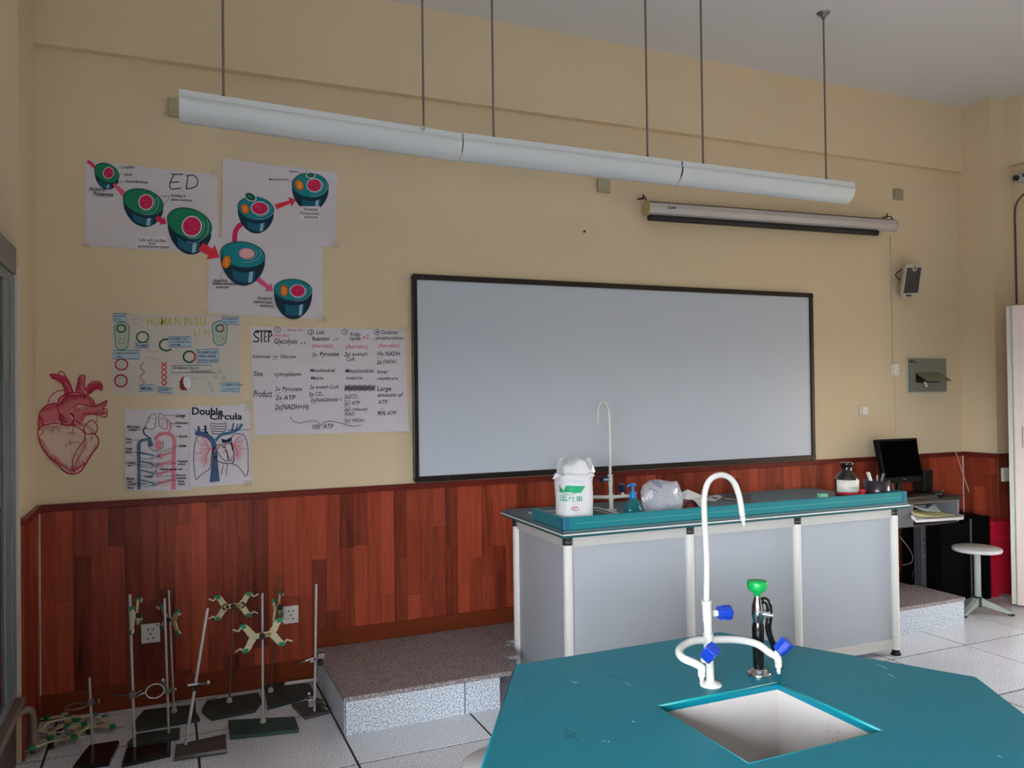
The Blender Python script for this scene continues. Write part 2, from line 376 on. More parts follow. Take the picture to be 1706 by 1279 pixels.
# ================================================================== LAMPS over the board
ends = [((298, 148), (770, 222)), ((772, 221), (1135, 268)), (((1138, 268)), (1424, 304))]
rods = [(.230, 1.118), (1.473, 2.356), (2.715, 3.602)]
lab = ['white trough lamp hanging over the posters, leftmost of the row of three', 'white trough lamp hanging in the middle of the row of three above the whiteboard', 'white trough lamp hanging nearest the corner door, above the roller screen']
rod_m = mat('grey_rod', (116, 106, 98), .45, metal=.5)
LY = -.896
for i, (a, b) in enumerate(ends):
    A = wall_pt(*a, LY); B = wall_pt(*b, LY)
    t = thing('hanging_lamp', lab[i], 'lamp', ((A.x+B.x)/2, LY, (A.z+B.z)/2), group='board lamps')
    def prof_sweep(prof, mt, nm, par=t, e=0, sm=False):
        m = MB(); n = len(prof); vs_ = []
        for P, s in ((A, 1), (B, -1)):
            for (y, z) in prof: vs_.append((P.x+e*s, LY+y, P.z+z))
        m.add(vs_, [(j, (j+1) % n, (j+1) % n+n, j+n) for j in range(n)], mt, sm)
        m.add(vs_, [tuple(range(n)), tuple(range(n, 2*n))], mt); return m.build(nm, par)
    prof_sweep([(0, 0), (.075, 0), (.075, -.030), (0, -.030)], whitepaint, 'channel')
    arc = []
    for k in range(9):
        q = k/8*PI*.47; arc.append((-.006+.085*(1-math.cos(q)), -.0305-.088*math.sin(q)))
    outer = arc; inner = [(y+.003, z+.002) for y, z in arc[::-1]]
    prof_sweep(outer+inner, whitepaint, 'reflector', sm=True)
    m = MB().cyl((A.x+.02, LY+.05, A.z-.060), (B.x-.02, LY+.05, B.z-.060), .013, mat('lamp_tube', (235, 235, 235), .3), 12); m.build('tube', t)
    for P, s in ((A, 1), (B, -1)):
        MB().box((P.x+.003*s, LY+.012, P.z-.075), (P.x+.012*s, LY+.068, P.z-.030), mat('brown_end', (96, 84, 72), .6)).build('lamp_holder', t)
    for rx in rods[i]:
        zt = A.z+(B.z-A.z)*(rx-A.x)/(B.x-A.x)
        MB().cyl((rx, LY+.03, zt), (rx, LY+.03, H-.02), .0055, rod_m, 8).build('rod', t)
        MB().cyl((rx, LY+.03, zt), (rx, LY+.03, zt+.012), .009, blackmat, 8).build('rod_nut', t)
        m = MB().lathe([(.038, 0), (.036, -.006), (.016, -.014), (.012, -.03)], (rx, LY+.03, H), steel_d, 16).tube([(rx, LY+.03, H-.028), (rx+.010, LY+.03, H-.040), (rx, LY+.03, H-.052), (rx-.010, LY+.03, H-.04), (rx, LY+.03, H-.028)], .003, steel_d, 6)
        m.build('ceiling_hook', t)
m = MB().cyl(wall_pt(705, 214, LY-.001), wall_pt(705, 214, LY-.008), .011, steel_d, 12)
lamp1 = [o for o in scn.objects if o.name == 'hanging_lamp'][0]
m.build('adjusting_screw', lamp1)

# ================================================================== ROLLER SCREEN
SY = -.085
sA = wall_pt(1078, 347, SY); sB = wall_pt(1488, 376, SY)
rs = thing('roller_screen', 'rolled-up white projector screen case with black bottom bar hanging on the cream wall', 'projector screen', ((sA.x+sB.x)/2, SY, sA.z))
m = MB(); m.cyl(sA, sB, .044, mat('screen_case', (188, 182, 178), .45, noise=.03), 8, smooth=False); cs = m.build('case', rs)
d = (sB-sA).normalized(); MB().cyl(sA-d*.012, sA, .048, mat('yellowed_cap', (176, 164, 118), .5), 20).build('end_cap', rs, label='yellowed round end cap'); MB().cyl(sB, sB+d*.012, .046, mat('screen_case', (0,0,0)), 20).build('end_cap', rs)
m = MB(); m.tube([sA+Vector((.01, 0, .045)), sB+Vector((-.01, 0, .045))], .004, mat('dust_line', (70, 56, 46), .8), 6); m.build('top_edge', rs)
TXT_SCREEN = rs
bA = wall_pt(1081, 362, SY); bB = wall_pt(1461, 388, SY)
m = MB().cyl(bA, bB, .021, blackmat, 12); m.build('bottom_bar', rs)
for P, s in ((sA, 1), (sB, -1)):
    q = P+Vector((0, 0, .045)); wq = Vector((q.x, 0, q.z+.035))
    MB().tube([q, q+Vector((.0, .02, .03)), wq+Vector((0, -.02, .0)), wq], .004, blackmat, 6).tube([wq+Vector((-.025, -.012, -.005)), wq+Vector((.02, -.012, 0)), wq+Vector((.022, -.012, .03))], .005, blackmat, 6).build('wall_hook', rs)

# ================================================================== THINGS ON THE FRONT WALL
def plate(px0, py0, px1, py1, y0, th, m_, name, label, cat, bev=.004, group=None):
    a = wall_pt(px0, py0, 0); b = wall_pt(px1, py1, 0)
    o = MB().box((a.x, -y0-th, b.z), (b.x, -y0, a.z), m_, bev=bev).build(name)
    return tag(o, label, cat, group), a, b
plm = mat('dull_beige_plastic', (152, 146, 122), .5)
plm2 = mat('beige_box_plastic', (164, 158, 130), .5)
plate(280, 167, 299, 197, 0, .03, plm2, 'junction_box', 'pale beige box on the wall behind the left end of the leftmost lamp', 'wall box')
plate(994, 298, 1015, 322, 0, .02, plm2, 'junction_box', 'square beige cover plate on the wall under the middle of the lamp row', 'wall box')
plate(1487, 315, 1502, 334, 0, .02, plm, 'junction_box', 'square beige cover plate on the wall above the loudspeaker', 'wall box')
sw, a, b = plate(1430, 675, 1447, 693, 0, .012, offwhite, 'light_switch', 'small white wall switch between whiteboard and breaker panel', 'switch')
MB().box((a.x+.03, -.016, b.z+.012), (b.x-.018, -.012, a.z-.012), white_pl, bev=.002).build('rocker', sw)
def socket(px0, py0, px1, py1, label):
    a = wall_pt(px0, py0, -.012); b = wall_pt(px1, py1, -.012); h = max(.086, a.z-b.z)
    so = tag(MB().box((a.x, -.022, b.z), (b.x, -.0125, a.z), white_pl, bev=.003).build('wall_socket'), label, 'socket')
    cx, cz = (a.x+b.x)/2, (a.z+b.z)/2; m = MB()
    for dx, dz in ((-.012, .020), (.012, .020), (0, -.002), (-.012, -.024), (.012, -.024)):
        m.box((cx+dx-.0035, -.0228, cz+dz-.004), (cx+dx+.0035, -.0215, cz+dz+.004), blackmat)
    m.build('socket_holes', so)
socket(235, 1040, 267, 1068, 'white wall socket low on the dark panelling at the left, behind the tall stands')
socket(471, 1010, 497, 1036, 'white wall socket in the red-brown panelling beside the clamp stands, left of the platform')
# breaker panel
a = wall_pt(1510, 597, 0); b = wall_pt(1574, 652, 0)
pn = thing('breaker_panel', 'grey metal breaker panel on the wall with its small flap hanging open', 'breaker panel', (a.x, 0, b.z))
pgm = mat('panel_grey', (134, 136, 122), .45, metal=.2); pfm = mat('panel_frame', (196, 190, 168), .5)
MB().box((a.x-.012, -.012, b.z-.012), (b.x+.012, 0, a.z+.012), pfm, bev=.003).build('frame', pn)
wx0 = wall_pt(1522, 620, 0); wx1 = wall_pt(1562, 637, 0)
X_, x_, Z_, z_ = b.x, a.x, a.z, b.z
m = MB().box((x_, -.018, wx0.z), (X_, -.012, Z_), pgm).box((x_, -.018, z_), (X_, -.012, wx1.z), pgm).box((x_, -.018, wx1.z), (wx0.x, -.012, wx0.z), pgm).box((wx1.x, -.018, wx1.z), (X_, -.012, wx0.z), pgm)
m.build('cover', pn)
MB().box((wx0.x, -.0145, wx1.z), (wx1.x, -.012, wx0.z), blackmat).build('breaker_recess', pn)
m = MB(); m.add([(wx0.x, -.019, wx0.z), (wx1.x, -.019, wx0.z), (wx1.x+.01, -.115, wx1.z+.015), (wx0.x+.01, -.115, wx1.z+.015),
                 (wx0.x, -.019, wx0.z-.006), (wx1.x, -.019, wx0.z-.006), (wx1.x+.01, -.115, wx1.z+.009), (wx0.x+.01, -.115, wx1.z+.009)],
                [(0,1,2,3), (7,6,5,4), (0,3,7,4), (1,5,6,2), (3,2,6,7), (0,4,5,1)], mat('flap_metal', (126, 122, 104), .4, metal=.3)); m.build('flap', pn)
q = wall_pt(1541, 637, -.04); r = wall_pt(1544, 643, -.07)
MB().cyl(q, r, .009, white_pl, 10).build('wire_end', pn)
m = MB(); q = wall_pt(1512, 602, -.0185)
for k in range(3): m.box((q.x+.014+.022*k, -.0188, q.z-.008), (q.x+.030+.022*k, -.018, q.z+.008), blackmat)
q = wall_pt(1523, 604, -.0185); m.cyl((q.x+.02, -.018, q.z), (q.x+.02, -.020, q.z), .005, blackmat, 8)
m.build('marking', pn)
# loudspeaker
sp = thing('loudspeaker', 'small white wall loudspeaker with dark grey grille near the corner', 'speaker', (5.25, 0, 2.38))
pts = [(1496, 438), (1537, 436), (1533, 497), (1498, 497)]
F = [wall_pt(1508, 438, -.13), wall_pt(1539, 437, -.13), wall_pt(1534, 496, -.10), wall_pt(1501, 497, -.10)]
Bk = [wall_pt(1506, 440, -.05)+Vector((-.02, 0, -.01)), wall_pt(1539, 437, -.05)+Vector((-.05, 0, -.01)), wall_pt(1534, 496, -.03)+Vector((-.06, 0, .02)), wall_pt(1501, 497, -.03)+Vector((-.03, 0, .02))]
bm = bmesh.new(); vv = [bm.verts.new(p) for p in F+Bk]
for f in [(0,1,2,3), (7,6,5,4), (0,3,7,4), (1,5,6,2), (0,4,5,1), (3,2,6,7)]: bm.faces.new([vv[i] for i in f])
bmesh.ops.bevel(bm, geom=bm.edges[:], offset=.012, segments=3, affect='EDGES')
spm = mat('speaker_white', (196, 188, 168), .5)
MB().bm(bm, spm).build('cabinet', sp)
G = [F[0]+(F[1]-F[0])*u+(F[3]-F[0])*v for u, v in ((.14, .14), (.88, .14), (.86, .86), (.1, .86))]
nrm = (F[1]-F[0]).cross(F[3]-F[0]).normalized(); nrm = nrm if nrm.y < 0 else -nrm
bm = bmesh.new(); vv = [bm.verts.new(p+nrm*.004) for p in G]+[bm.verts.new(p-nrm*.01) for p in G]
for f in [(0,1,2,3), (7,6,5,4), (0,3,7,4), (1,5,6,2), (0,4,5,1), (3,2,6,7)]: bm.faces.new([vv[i] for i in f])
MB().bm(bm, mat('speaker_grille', (62, 58, 56), .7, bump=.6, bscale=400)).build('grille', sp)
c = F[0]+(F[1]-F[0])*.5+(F[3]-F[0])*.15
MB().cyl(c, c+nrm*.009, .024, spm, 20).build('badge_ring', sp)
MB().cyl(c+nrm*.009, c+nrm*.0105, .013, mat('badge', (84, 78, 66), .5), 16).build('badge', sp)
c = F[0]+(F[1]-F[0])*.38+(F[3]-F[0])*.93
MB().box(c+Vector((-.028, -.004, -.005)), c+Vector((.028, .006, .005)), blackmat).build('name_plate', sp)
MB().tube(smoothline([wall_pt(1503, 448, -.06), wall_pt(1494, 455, -.05), wall_pt(1493, 460, -.04), (5.17, -.03, 2.38), (5.2, 0, 2.38)]), .004, blackmat, 6).build('cable', sp)
MB().box((5.22, -.06, 2.30), (5.28, 0, 2.40), spm).build('bracket', sp)
# cable duct and control box of the screen
cdm = mat('cream_duct', (206, 196, 166), .6)
q0 = wall_pt(1484, 392, -.006); q1 = wall_pt(1488, 607, -.006); q2 = wall_pt(1493, 726, -.006)
m = MB().box((q1.x-.007, -.010, q1.z), (q1.x+.007, 0, q0.z), cdm).box((q2.x-.004, -.007, q2.z), (q2.x+.004, 0, q1.z), cdm)
tag(m.build('cable_duct'), 'thin cream cable duct running down the wall from the roller screen', 'cable duct')
tag(MB().box((q1.x-.022, -.045, q1.z-.085), (q1.x+.022, -.001, q1.z+.005), white_pl, bev=.006).build('screen_switch'), 'small white rocker box on the cable duct beside the breaker panel', 'switch')
# thin white cable on the rail and down the corner
m = MB(); m.tube(smoothline([wall_pt(1592, 752, -.03), wall_pt(1600, 752, -.03), Vector((XR-.03, -.05, 1.046)), Vector((XR-.03, -.28, 1.05)), Vector((6.0, -.325, 1.047)), Vector((6.09, -.325, 1.03))]), .003, cdm, 6)
m.tube(smoothline([wall_pt(1592, 752, -.03), wall_pt(1600, 776, -.035), wall_pt(1612, 812, -.05), wall_pt(1627, 862, -.10), wall_pt(1634, 900, -.05)]), .0035, mat('pinkish_cable', (214, 176, 160), .5), 6)
tag(m.build('corner_cable'), 'thin pale cable lying on the wood rail and hanging down in the corner', 'cable')
# double switch on the far pier
a = wall_pt(1668, 779, -.31); b = wall_pt(1677, 801, -.31)
tag(MB().box((a.x, -.328, b.z), (b.x+.02, -.306, a.z), white_pl, bev=.003).build('wall_socket'), 'white socket plate on the panelling just beside the door', 'socket')
# emergency lamp, upper right
el = thing('emergency_lamp', 'white oval emergency lamp high on the wall above the door', 'lamp', (6.10, -.38, 3.17))
m = MB(); m.ball((6.085, -.40, 3.165), .075, mat('lamp_white', (190, 192, 186), .4), 16, sx=.5, sy=1.0, sz=.6); m.build('housing', el)
MB().cyl((6.05, -.352, 3.165), (6.034, -.356, 3.165), .022, blackmat, 14).cyl((6.06, -.42, 3.17), (6.035, -.42, 3.17), .012, blackmat, 10).build('lens', el)
m = MB().tube(smoothline([(6.095, -.47, 3.06), (6.095, -.40, 3.05), (6.095, -.33, 3.00), (6.095, -.305, 2.92), (6.095, -.303, 2.7), (6.095, -.303, 2.2)]), .007, mat('brown_cable', (84, 70, 54), .6), 8)
tag(m.build('wall_cable'), 'brown cable arching down the wall from the emergency lamp to the door', 'cable')

# ================================================================== DOOR (leaf swung into the room)
dm = mat('door_pink_white', (214, 196, 188), .45); de = mat('door_edge_greygreen', (176, 180, 164), .5); dtrim = mat('door_trim', (206, 204, 190), .5)
d0 = Vector((5.495, -.675, 0)); dd = Vector((.62, -.74, 0)).normalized(); dn = Vector((-dd.y, dd.x, 0)); dn = dn if dn.x > 0 else -dn
dr = tag(empty('door_1', d0), kind='structure')
T = Matrix(((dd.x, dn.x, 0, d0.x), (dd.y, dn.y, 0, d0.y), (0, 0, 1, 0), (0, 0, 0, 1)))
m = MB(); m.T = T; m.box((.004, .0, .012), (.95, .04, 2.125), dm); m.build('leaf', dr)
m = MB(); m.T = T; m.box((-.001, .006, .012), (.004, .045, 2.125), de); m.box((-.03, .030, .012), (.004, .048, 2.125), dtrim); m.build('edge_strip', dr)
m = MB(); m.T = T; m.box((.05, -.010, 1.12), (.11, 0, 1.27), steel_d, bev=.002); m.build('push_plate', dr)
m = MB(); m.T = T; m.box((.05, -.006, .96), (.10, 0, 1.02), white_pl, bev=.002); m.build('lock_plate', dr)
struct(dr)

# ================================================================== GLASS-FRONTED CABINET at the left edge
cbn = thing('glass_cabinet', 'tall built-in cabinet with sliding glass front in grey aluminium at the left edge', 'cabinet', (-.60, -.49, 0))
cw = mat('cabinet_brown', (74, 56, 52), .55, noise=.1, nscale=5); cg = mat('cabinet_grey', (120, 112, 104), .6)
CXF = -.600; CY0, CY1 = -2.3, -.492
m = MB().box((-1.15, CY0, 0), (-1.13, CY1, 2.2), cg).box((-1.15, CY1-.018, 0), (CXF-.02, CY1, 2.2), cg).box((-1.15, CY0, 0), (CXF-.02, CY0+.02, 2.2), cg).box((-1.15, CY0, 2.18), (CXF-.02, CY1, 2.2), cg)
m.build('carcass', cbn)
MB().box((-1.13, CY0+.02, .25), (CXF-.03, CY1-.02, .27), cg).build('shelf', cbn)
MB().box((CXF-.02, CY0, 2.085), (CXF+.01, CY1, 2.2), cg, bev=.003).build('header', cbn)
MB().box((CXF-.02, CY0, 0), (CXF, CY1, .25), cw).build('base_panel', cbn)
MB().box((CXF-.03, CY0, .25), (CXF+.035, CY1, .285), mat('sill_brown', (112, 92, 84), .5), bev=.006).build('sill', cbn)
def yat(px): return side_pt(px, 700, CXF).y
for (za_, zb_) in ((.285, .33), (2.04, 2.085)): MB().box((CXF-.025, CY0, za_), (CXF, CY1, zb_), alu, bev=.003).build('track_rail', cbn)
MB().box((CXF-.02, yat(28.5), .285), (CXF+.014, CY1, 2.12), cb).build('edge_moulding', cbn)
for (p0, p1, off) in [(18, 28, .006), (9, 17.5, 0)]:
    MB().box((CXF-.028, yat(p0), .30), (CXF+off-.002, yat(p1), 2.07), alu, bev=.003).build('stile', cbn)
glass = mat('cabinet_glass', (214, 226, 222), .02, trans=1.0, ior=1.5)
MB().box((CXF-.016, CY0+.02, .33), (CXF-.010, yat(9), 2.04), glass).build('pane', cbn)
# unseen cupboard added beside the camera to shade the low left corner
lc = thing('shade_cupboard', 'unseen low grey cupboard added along the left wall to shade the corner', 'cupboard', (-.75, -2.9, 0))
MB().box((-1.24, -3.45, 0), (-.52, -2.42, .98), cg, bev=.004).build('carcass', lc)
MB().box((-1.25, -3.47, .98), (-.50, -2.40, 1.01), cw, bev=.004).build('top', lc)
for k in (0, 1): MB().box((-.522, -3.43+.5*k, .06), (-.505, -2.95+.5*k, .95), cg, bev=.003).build('door', lc)
pp = tag(MB().tube(smoothline([(-.596, -.478, .21), (-.570, -.455, .213), (-.552, -.43, .195), (-.548, -.415, .15), (-.548, -.40, .08), (-.548, -.39, 0)]), .015, mat('dusty_pipe', (142, 122, 110), .6), 12).build('bent_pipe'), 'short bent pale pipe standing in the corner between cabinet and panelling', 'pipe')

# ================================================================== TEACHER'S BENCH
teal_top = mat('glossy_teal_worktop', (78, 106, 114), .42, spec=.5, noise=.05, nscale=6)
teal_rim = mat('teal_plastic_rim', (0, 122, 132), .3, noise=.06, nscale=9)
teal_rim2 = mat('teal_corner_piece', (8, 104, 132), .3)
teal_edge = mat('dark_teal_edge', (0, 84, 92), .35)
panel_m = mat('pale_grey_panel', (170, 176, 183), .42, noise=.02, nscale=3)
rail_grey = mat('light_grey_rail', (196, 196, 190), .45)
leg_m = mat('white_alu_leg', (226, 224, 218), .35)
ceramic = mat('white_ceramic', (232, 230, 224), .25, noise=.05, nscale=14)
DA = math.radians(-1.2); DO = Vector((1.742, -1.030, 0)); DL, DD, DZ = 2.235, .80, .885
bench = thing('lab_bench', 'long pale grey teacher bench with raised teal rim in front of the whiteboard', 'bench', DO)
TD = Matrix.Translation(DO) @ Matrix.Rotation(DA, 4, 'Z')
def dmb():
    m = MB(); m.T = TD; return m
SU0, SU1, SV0, SV1 = .10, .50, .26, .60     # sink hole
m = dmb()
for (a, b) in [((0, 0), (DL, SV0)), ((0, SV1), (DL, DD)), ((0, SV0), (SU0, SV1)), ((SU1, SV0), (DL, SV1))]: m.box((a[0], a[1], DZ-.012), (b[0], b[1], DZ), teal_top)
m.build('worktop', bench)
m = dmb().box((-.006, -.006, DZ-.034), (DL+.006, DD+.006, DZ-.024), teal_edge)
m.build('worktop_underside', bench)
dmb().box((-.004, -.004, DZ-.024), (DL+.004, DD+.004, DZ-.012), teal_edge).build('worktop_core', bench)
m = dmb(); e = .009
m.box((-e, -e, DZ-.022), (DL+e, -.0, DZ-.015), white_pl).box((-e, -e, DZ-.022), (0, DD+e, DZ-.015), white_pl).box((DL, -e, DZ-.022), (DL+e, DD+e, DZ-.015), white_pl).box((-e, DD, DZ-.022), (DL+e, DD+e, DZ-.015), white_pl)
m.build('white_edge_strip', bench)
RT = DZ+.062
dmb().box((.03, .004, DZ), (DL-.035, .028, RT), teal_rim, bev=.004).build('front_rim', bench)
dmb().box((.006, .028, DZ), (.026, .38, RT), teal_rim, bev=.004).build('side_rim', bench)
dmb().box((DL-.028, .028, DZ), (DL-.008, .20, RT), teal_rim, bev=.004).build('side_rim', bench)
for u in (.002, DL-.037): dmb().box((u, .002, DZ), (u+.034, .032, RT+.001), teal_rim2, bev=.005).build('rim_corner', bench)
dmb().box((.004, .37, DZ), (.028, .39, RT+.001), teal_rim2, bev=.003).build('rim_corner', bench)
m = dmb(); m.box((.06, .0035, DZ+.030), (DL-.06, .0045, DZ+.032), mat('pale_seam', (96, 176, 180), .4)); m.build('rim_seam', bench)
# under-rails, legs, panels
lu = [.035, .735, 1.435, 2.150]
m = dmb().box((.03, .020, .800), (2.16, .040, DZ-.034), rail_grey).box((.020, .03, .800), (.040, .66, DZ-.034), rail_grey).box((2.14, .03, .8), (2.16, .66, DZ-.034), rail_grey); m.build('upper_rail', bench)
m = dmb().box((.03, .028, .035), (2.16, .050, .095), rail_grey).box((.028, .03, .035), (.05, .66, .095), rail_grey); m.build('lower_rail', bench)
for i in range(3): dmb().box((lu[i]+.022, .034, .090), (lu[i+1]-.022, .044, .805), panel_m).build('front_panel', bench)
dmb().box((.030, .058, .090), (.040, .64, .805), panel_m).build('side_panel', bench)
dmb().box((2.140, .058, .090), (2.150, .64, .805), panel_m).build('side_panel', bench)
m = dmb(); m.box((.06, .62, .08), (2.13, .635, .805), panel_m); m.build('back_panel', bench)
for (u, v) in [(q, .028) for q in lu]+[(.028, .655), (.735, .655), (1.435, .655), (2.15, .655)]:
    lg = dmb().cyl((u, v, .032), (u, v, .812), .0235, leg_m, 18).build('leg', bench)
    dmb().cyl((u, v, .812), (u, v, .848), .0245, blackmat, 16).cyl((u, v, .826), (u, v, .829), .0252, steel_d, 16).build('leg_cap', lg)
    dmb().cyl((u, v, .006), (u, v, .034), .021, blackmat, 16).cyl((u, v, 0), (u, v, .010), .028, blackmat, 16).build('leg_foot', lg)
# basin
m = dmb(); b0, b1, b2 = DZ-.20, DZ-.004, .012
m.box((SU0, SV0, b0), (SU1, SV1, b0+.008), ceramic)
m.box((SU0-.01, SV0-.01, b0), (SU0+.008, SV1+.01, b1), ceramic).box((SU1-.008, SV0-.01, b0), (SU1+.01, SV1+.01, b1), ceramic).box((SU0, SV0-.01, b0), (SU1, SV0+.008, b1), ceramic).box((SU0, SV1-.008, b0), (SU1, SV1+.01, b1), ceramic)
m.build('basin', bench)
m = dmb(); z = DZ+.006
for (a, b) in [((SU0-.02, SV0-.02), (SU1+.02, SV0+.004)), ((SU0-.02, SV1-.004), (SU1+.02, SV1+.02)), ((SU0-.02, SV0), (SU0+.004, SV1)), ((SU1-.004, SV0), (SU1+.02, SV1))]: m.box((a[0], a[1], DZ), (b[0], b[1], z), ceramic, bev=.002)
m.build('basin_flange', bench)

# ================================================================== FAUCETS
fw_m = mat('white_epoxy', (210, 210, 203), .28); knob_b = mat('blue_plastic', (20, 60, 170), .3); knob_d = mat('dark_blue_plastic', (16, 22, 66), .35)
def knob(par, c, ax, km, L=.036, r=.0165, nm='knob'):
    c = Vector(c); ax = Vector(ax).normalized(); m = MB()
    m.cyl(c-ax*.012, c+ax*.004, .0085, fw_m, 12); st = m.build('knob_stem', par)
    x = ax.orthogonal().normalized(); y = ax.cross(x); v = []
    prof = [(0, .80), (.10, .92), (.92, 1.0), (1, .92)]; n = 8
    for (t, s) in prof:
        for k in range(n):
            q = 2*PI*k/n+PI/8; rr = r*s*(1.0 if k % 2 == 0 else .86); v.append(c+ax*L*t+(x*math.cos(q)+y*math.sin(q))*rr)
    fs = [(j*n+i, j*n+(i+1) % n, (j+1)*n+(i+1) % n, (j+1)*n+i) for j in range(3) for i in range(n)]+[tuple(range(n)), tuple(range(3*n, 4*n))]
    m = MB().add(v, fs, km); 
    for k in range(4):
        q = PI/2*k+PI/8; p = (x*math.cos(q)+y*math.sin(q))*(r*.93); m.tube([c+ax*L*.1+p, c+ax*L*.95+p*1.03], .0022, km, 6)
    m.build(nm, par)
def nozzle(par, p, h=.032):
    p = Vector(p); m = MB()
    m.cyl(p, p-Vector((0, 0, h*.45)), .0095, fw_m, 14)
    for k in range(3):
        z0 = p.z-h*(.45+.19*k); m.cyl((p.x, p.y, z0), (p.x, p.y, z0-h*.19), .0068-.0008*k, fw_m, 12, r2=.0056-.0008*k)
    m.build('nozzle', par)
def faucet(label, base, zarm, ztop, goose, arms, knobs, rc, rg, group=None):
    B = Vector(base); t = thing('lab_faucet', label, 'faucet', B, group=group)
    MB().lathe([(rc*2.7, 0), (rc*2.7, .003), (rc*2.3, .007), (rc*1.5, .009), (rc*1.2, .012)], B, fw_m, 28).build('flange', t)
    tp = Vector(goose[0])
    d = (Vector((tp.x, tp.y, ztop))-B)
    def cp(z): return B+d*((z-B.z)/(ztop-B.z))
    m = MB().cyl(B, cp(ztop), rc, fw_m, 20).cyl(cp(zarm-.020), cp(zarm+.020), rc*1.28, fw_m, 20).cyl(cp(ztop-.052), cp(ztop), rc*1.16, fw_m, 20).cyl(cp(ztop-.006), cp(ztop+.006), rc*1.30, fw_m, 20)
    m.build('column', t)
    g = smoothline(goose, 8); MB().tube(g, rg, fw_m, 16).build('gooseneck', t)
    e1 = g[-1]; dr_ = (g[-1]-g[-3]).normalized()
    MB().cyl(e1-dr_*.004, e1+dr_*.012, rg*.92, fw_m, 14).cyl(e1+dr_*.012, e1+dr_*.026, rg*.62, fw_m, 12, r2=rg*.5).build('spout_tip', t)
    for a in arms:
        pa = smoothline([cp(zarm)]+[Vector(q) for q in a], 6); MB().tube(pa, rc*.92, fw_m, 16).build('side_arm', t); nozzle(t, pa[-1]+Vector((0, 0, .002)))
    for (c, ax, km, L, r) in knobs: knob(t, c, ax, km, L, r)
    return t
HZ = .76
hb = flat_pt(1184, 1141, HZ); hy = hb.y
W_ = lambda px, py, dy=0: wall_pt(px, py, hy+dy)
faucet('large white lab faucet with tall gooseneck and three bright blue knobs on the near table', hb, W_(1180, 1066).z, W_(1178, 1003).z,
       [W_(1177, 1003), W_(1177, 930), W_(1173.5, 860), W_(1174, 822), W_(1183, 799), W_(1202, 791), W_(1220, 800), W_(1231, 825), W_(1237, 860)],
       [[W_(1158, 1067, -.004), W_(1140, 1074, -.022), W_(1131, 1085, -.052), W_(1138, 1096, -.080), W_(1156, 1104, -.098), W_(1168, 1111, -.104), W_(1169, 1118, -.104)],
        [W_(1203, 1065, -.002), W_(1234, 1066, -.006), W_(1262, 1073, -.018), W_(1282, 1087, -.034), W_(1294, 1094, -.042), W_(1297, 1103, -.044)]],
       [(W_(1195, 1021, -.006), (1, -.30, .02), knob_b, .040, .0185),
        (W_(1176, 1095, -.118), (.10, -.55, .62), knob_b, .040, .0205),
        (W_(1297, 1085, -.054), (.42, -.40, .68), knob_b, .040, .0205)], .0108, .0080)
db = Vector((2.289, -.55, DZ))
V_ = lambda px, py, dy=0: wall_pt(px, py, db.y+dy)
faucet('white lab faucet with gooseneck and dark blue knobs on the teacher bench', db, V_(1018, 828).z, V_(1017, 792).z,
       [V_(1016.5, 792), V_(1016, 740), V_(1014.5, 695), V_(1011, 677), V_(1004, 669), V_(997, 677), V_(995.5, 690), V_(995.5, 700)],
       [[V_(1000, 828, 0), V_(982, 828, .0), V_(968, 829, -.03), V_(962, 831, -.07)], [V_(1032, 827, 0), V_(1044, 826, .0), V_(1052, 827, -.03), V_(1056, 830, -.07)]],
       [(V_(1012, 798, -.012), (-1, -.30, .02), knob_d, .050, .0195), (V_(1037, 819, -.02), (-.16, -.1, .8), knob_d, .046, .018)], .0112, .0082)
# black eyewash / gas column behind the near sink
gb = flat_pt(1264, 1123, HZ); gy = gb.y
G_ = lambda px, py, dy=0: wall_pt(px, py, gy+dy)
ew = thing('eyewash_tap', 'black and chrome hand-held eyewash tap with green cup on the near table', 'tap', gb)
MB().lathe([(.032, 0), (.033, .004), (.030, .008), (.022, .011), (.021, .015), (.015, .018)], gb, chrome, 32).build('flange', ew)
bl = mat('glossy_black', (14, 15, 17), .15)
za = G_(1262, 1036).z-gb.z
MB().lathe([(.0142, .012), (.0150, .03), (.0156, za*.55), (.0168, za*.9), (.0135, za)], gb, bl, 22).build('handle', ew)
zb = G_(1261, 995).z-gb.z
MB().lathe([(.0125, za-.004), (.0172, za+.016), (.0158, za+.045), (.0105, zb-.004), (.009, zb+.004)], gb, chrome, 22).build('valve_body', ew)
c = G_(1271, 1022, -.008); ax = Vector((.75, -.62, -.12)).normalized()
m = MB()
for k, (r, h) in enumerate([(.0125, .008), (.0105, .006), (.0135, .005), (.008, .008)]): 
    m.cyl(c, c+ax*h, r, chrome, 16); c = c+ax*h
m.build('knurled_nut', ew)
grn = mat('bright_green_plastic', (16, 160, 78), .35)
MB().lathe([(.008, zb), (.010, zb+.012), (.024, zb+.020), (.0275, zb+.026), (.0285, zb+.042), (.026, zb+.046), (.0, zb+.047)], gb, grn, 26).build('green_cup', ew)
m = MB(); m.tube(smoothline([G_(1267, 1003), G_(1274, 999, -.01), G_(1281, 1008, -.018), G_(1282, 1026, -.018), G_(1280, 1045, -.015), G_(1284, 1062, -.01), G_(1291, 1080, -.002), G_(1297, 1098, .01), G_(1300, 1112, .014)]), .0088, bl, 14)
m.build('trigger_lever', ew)

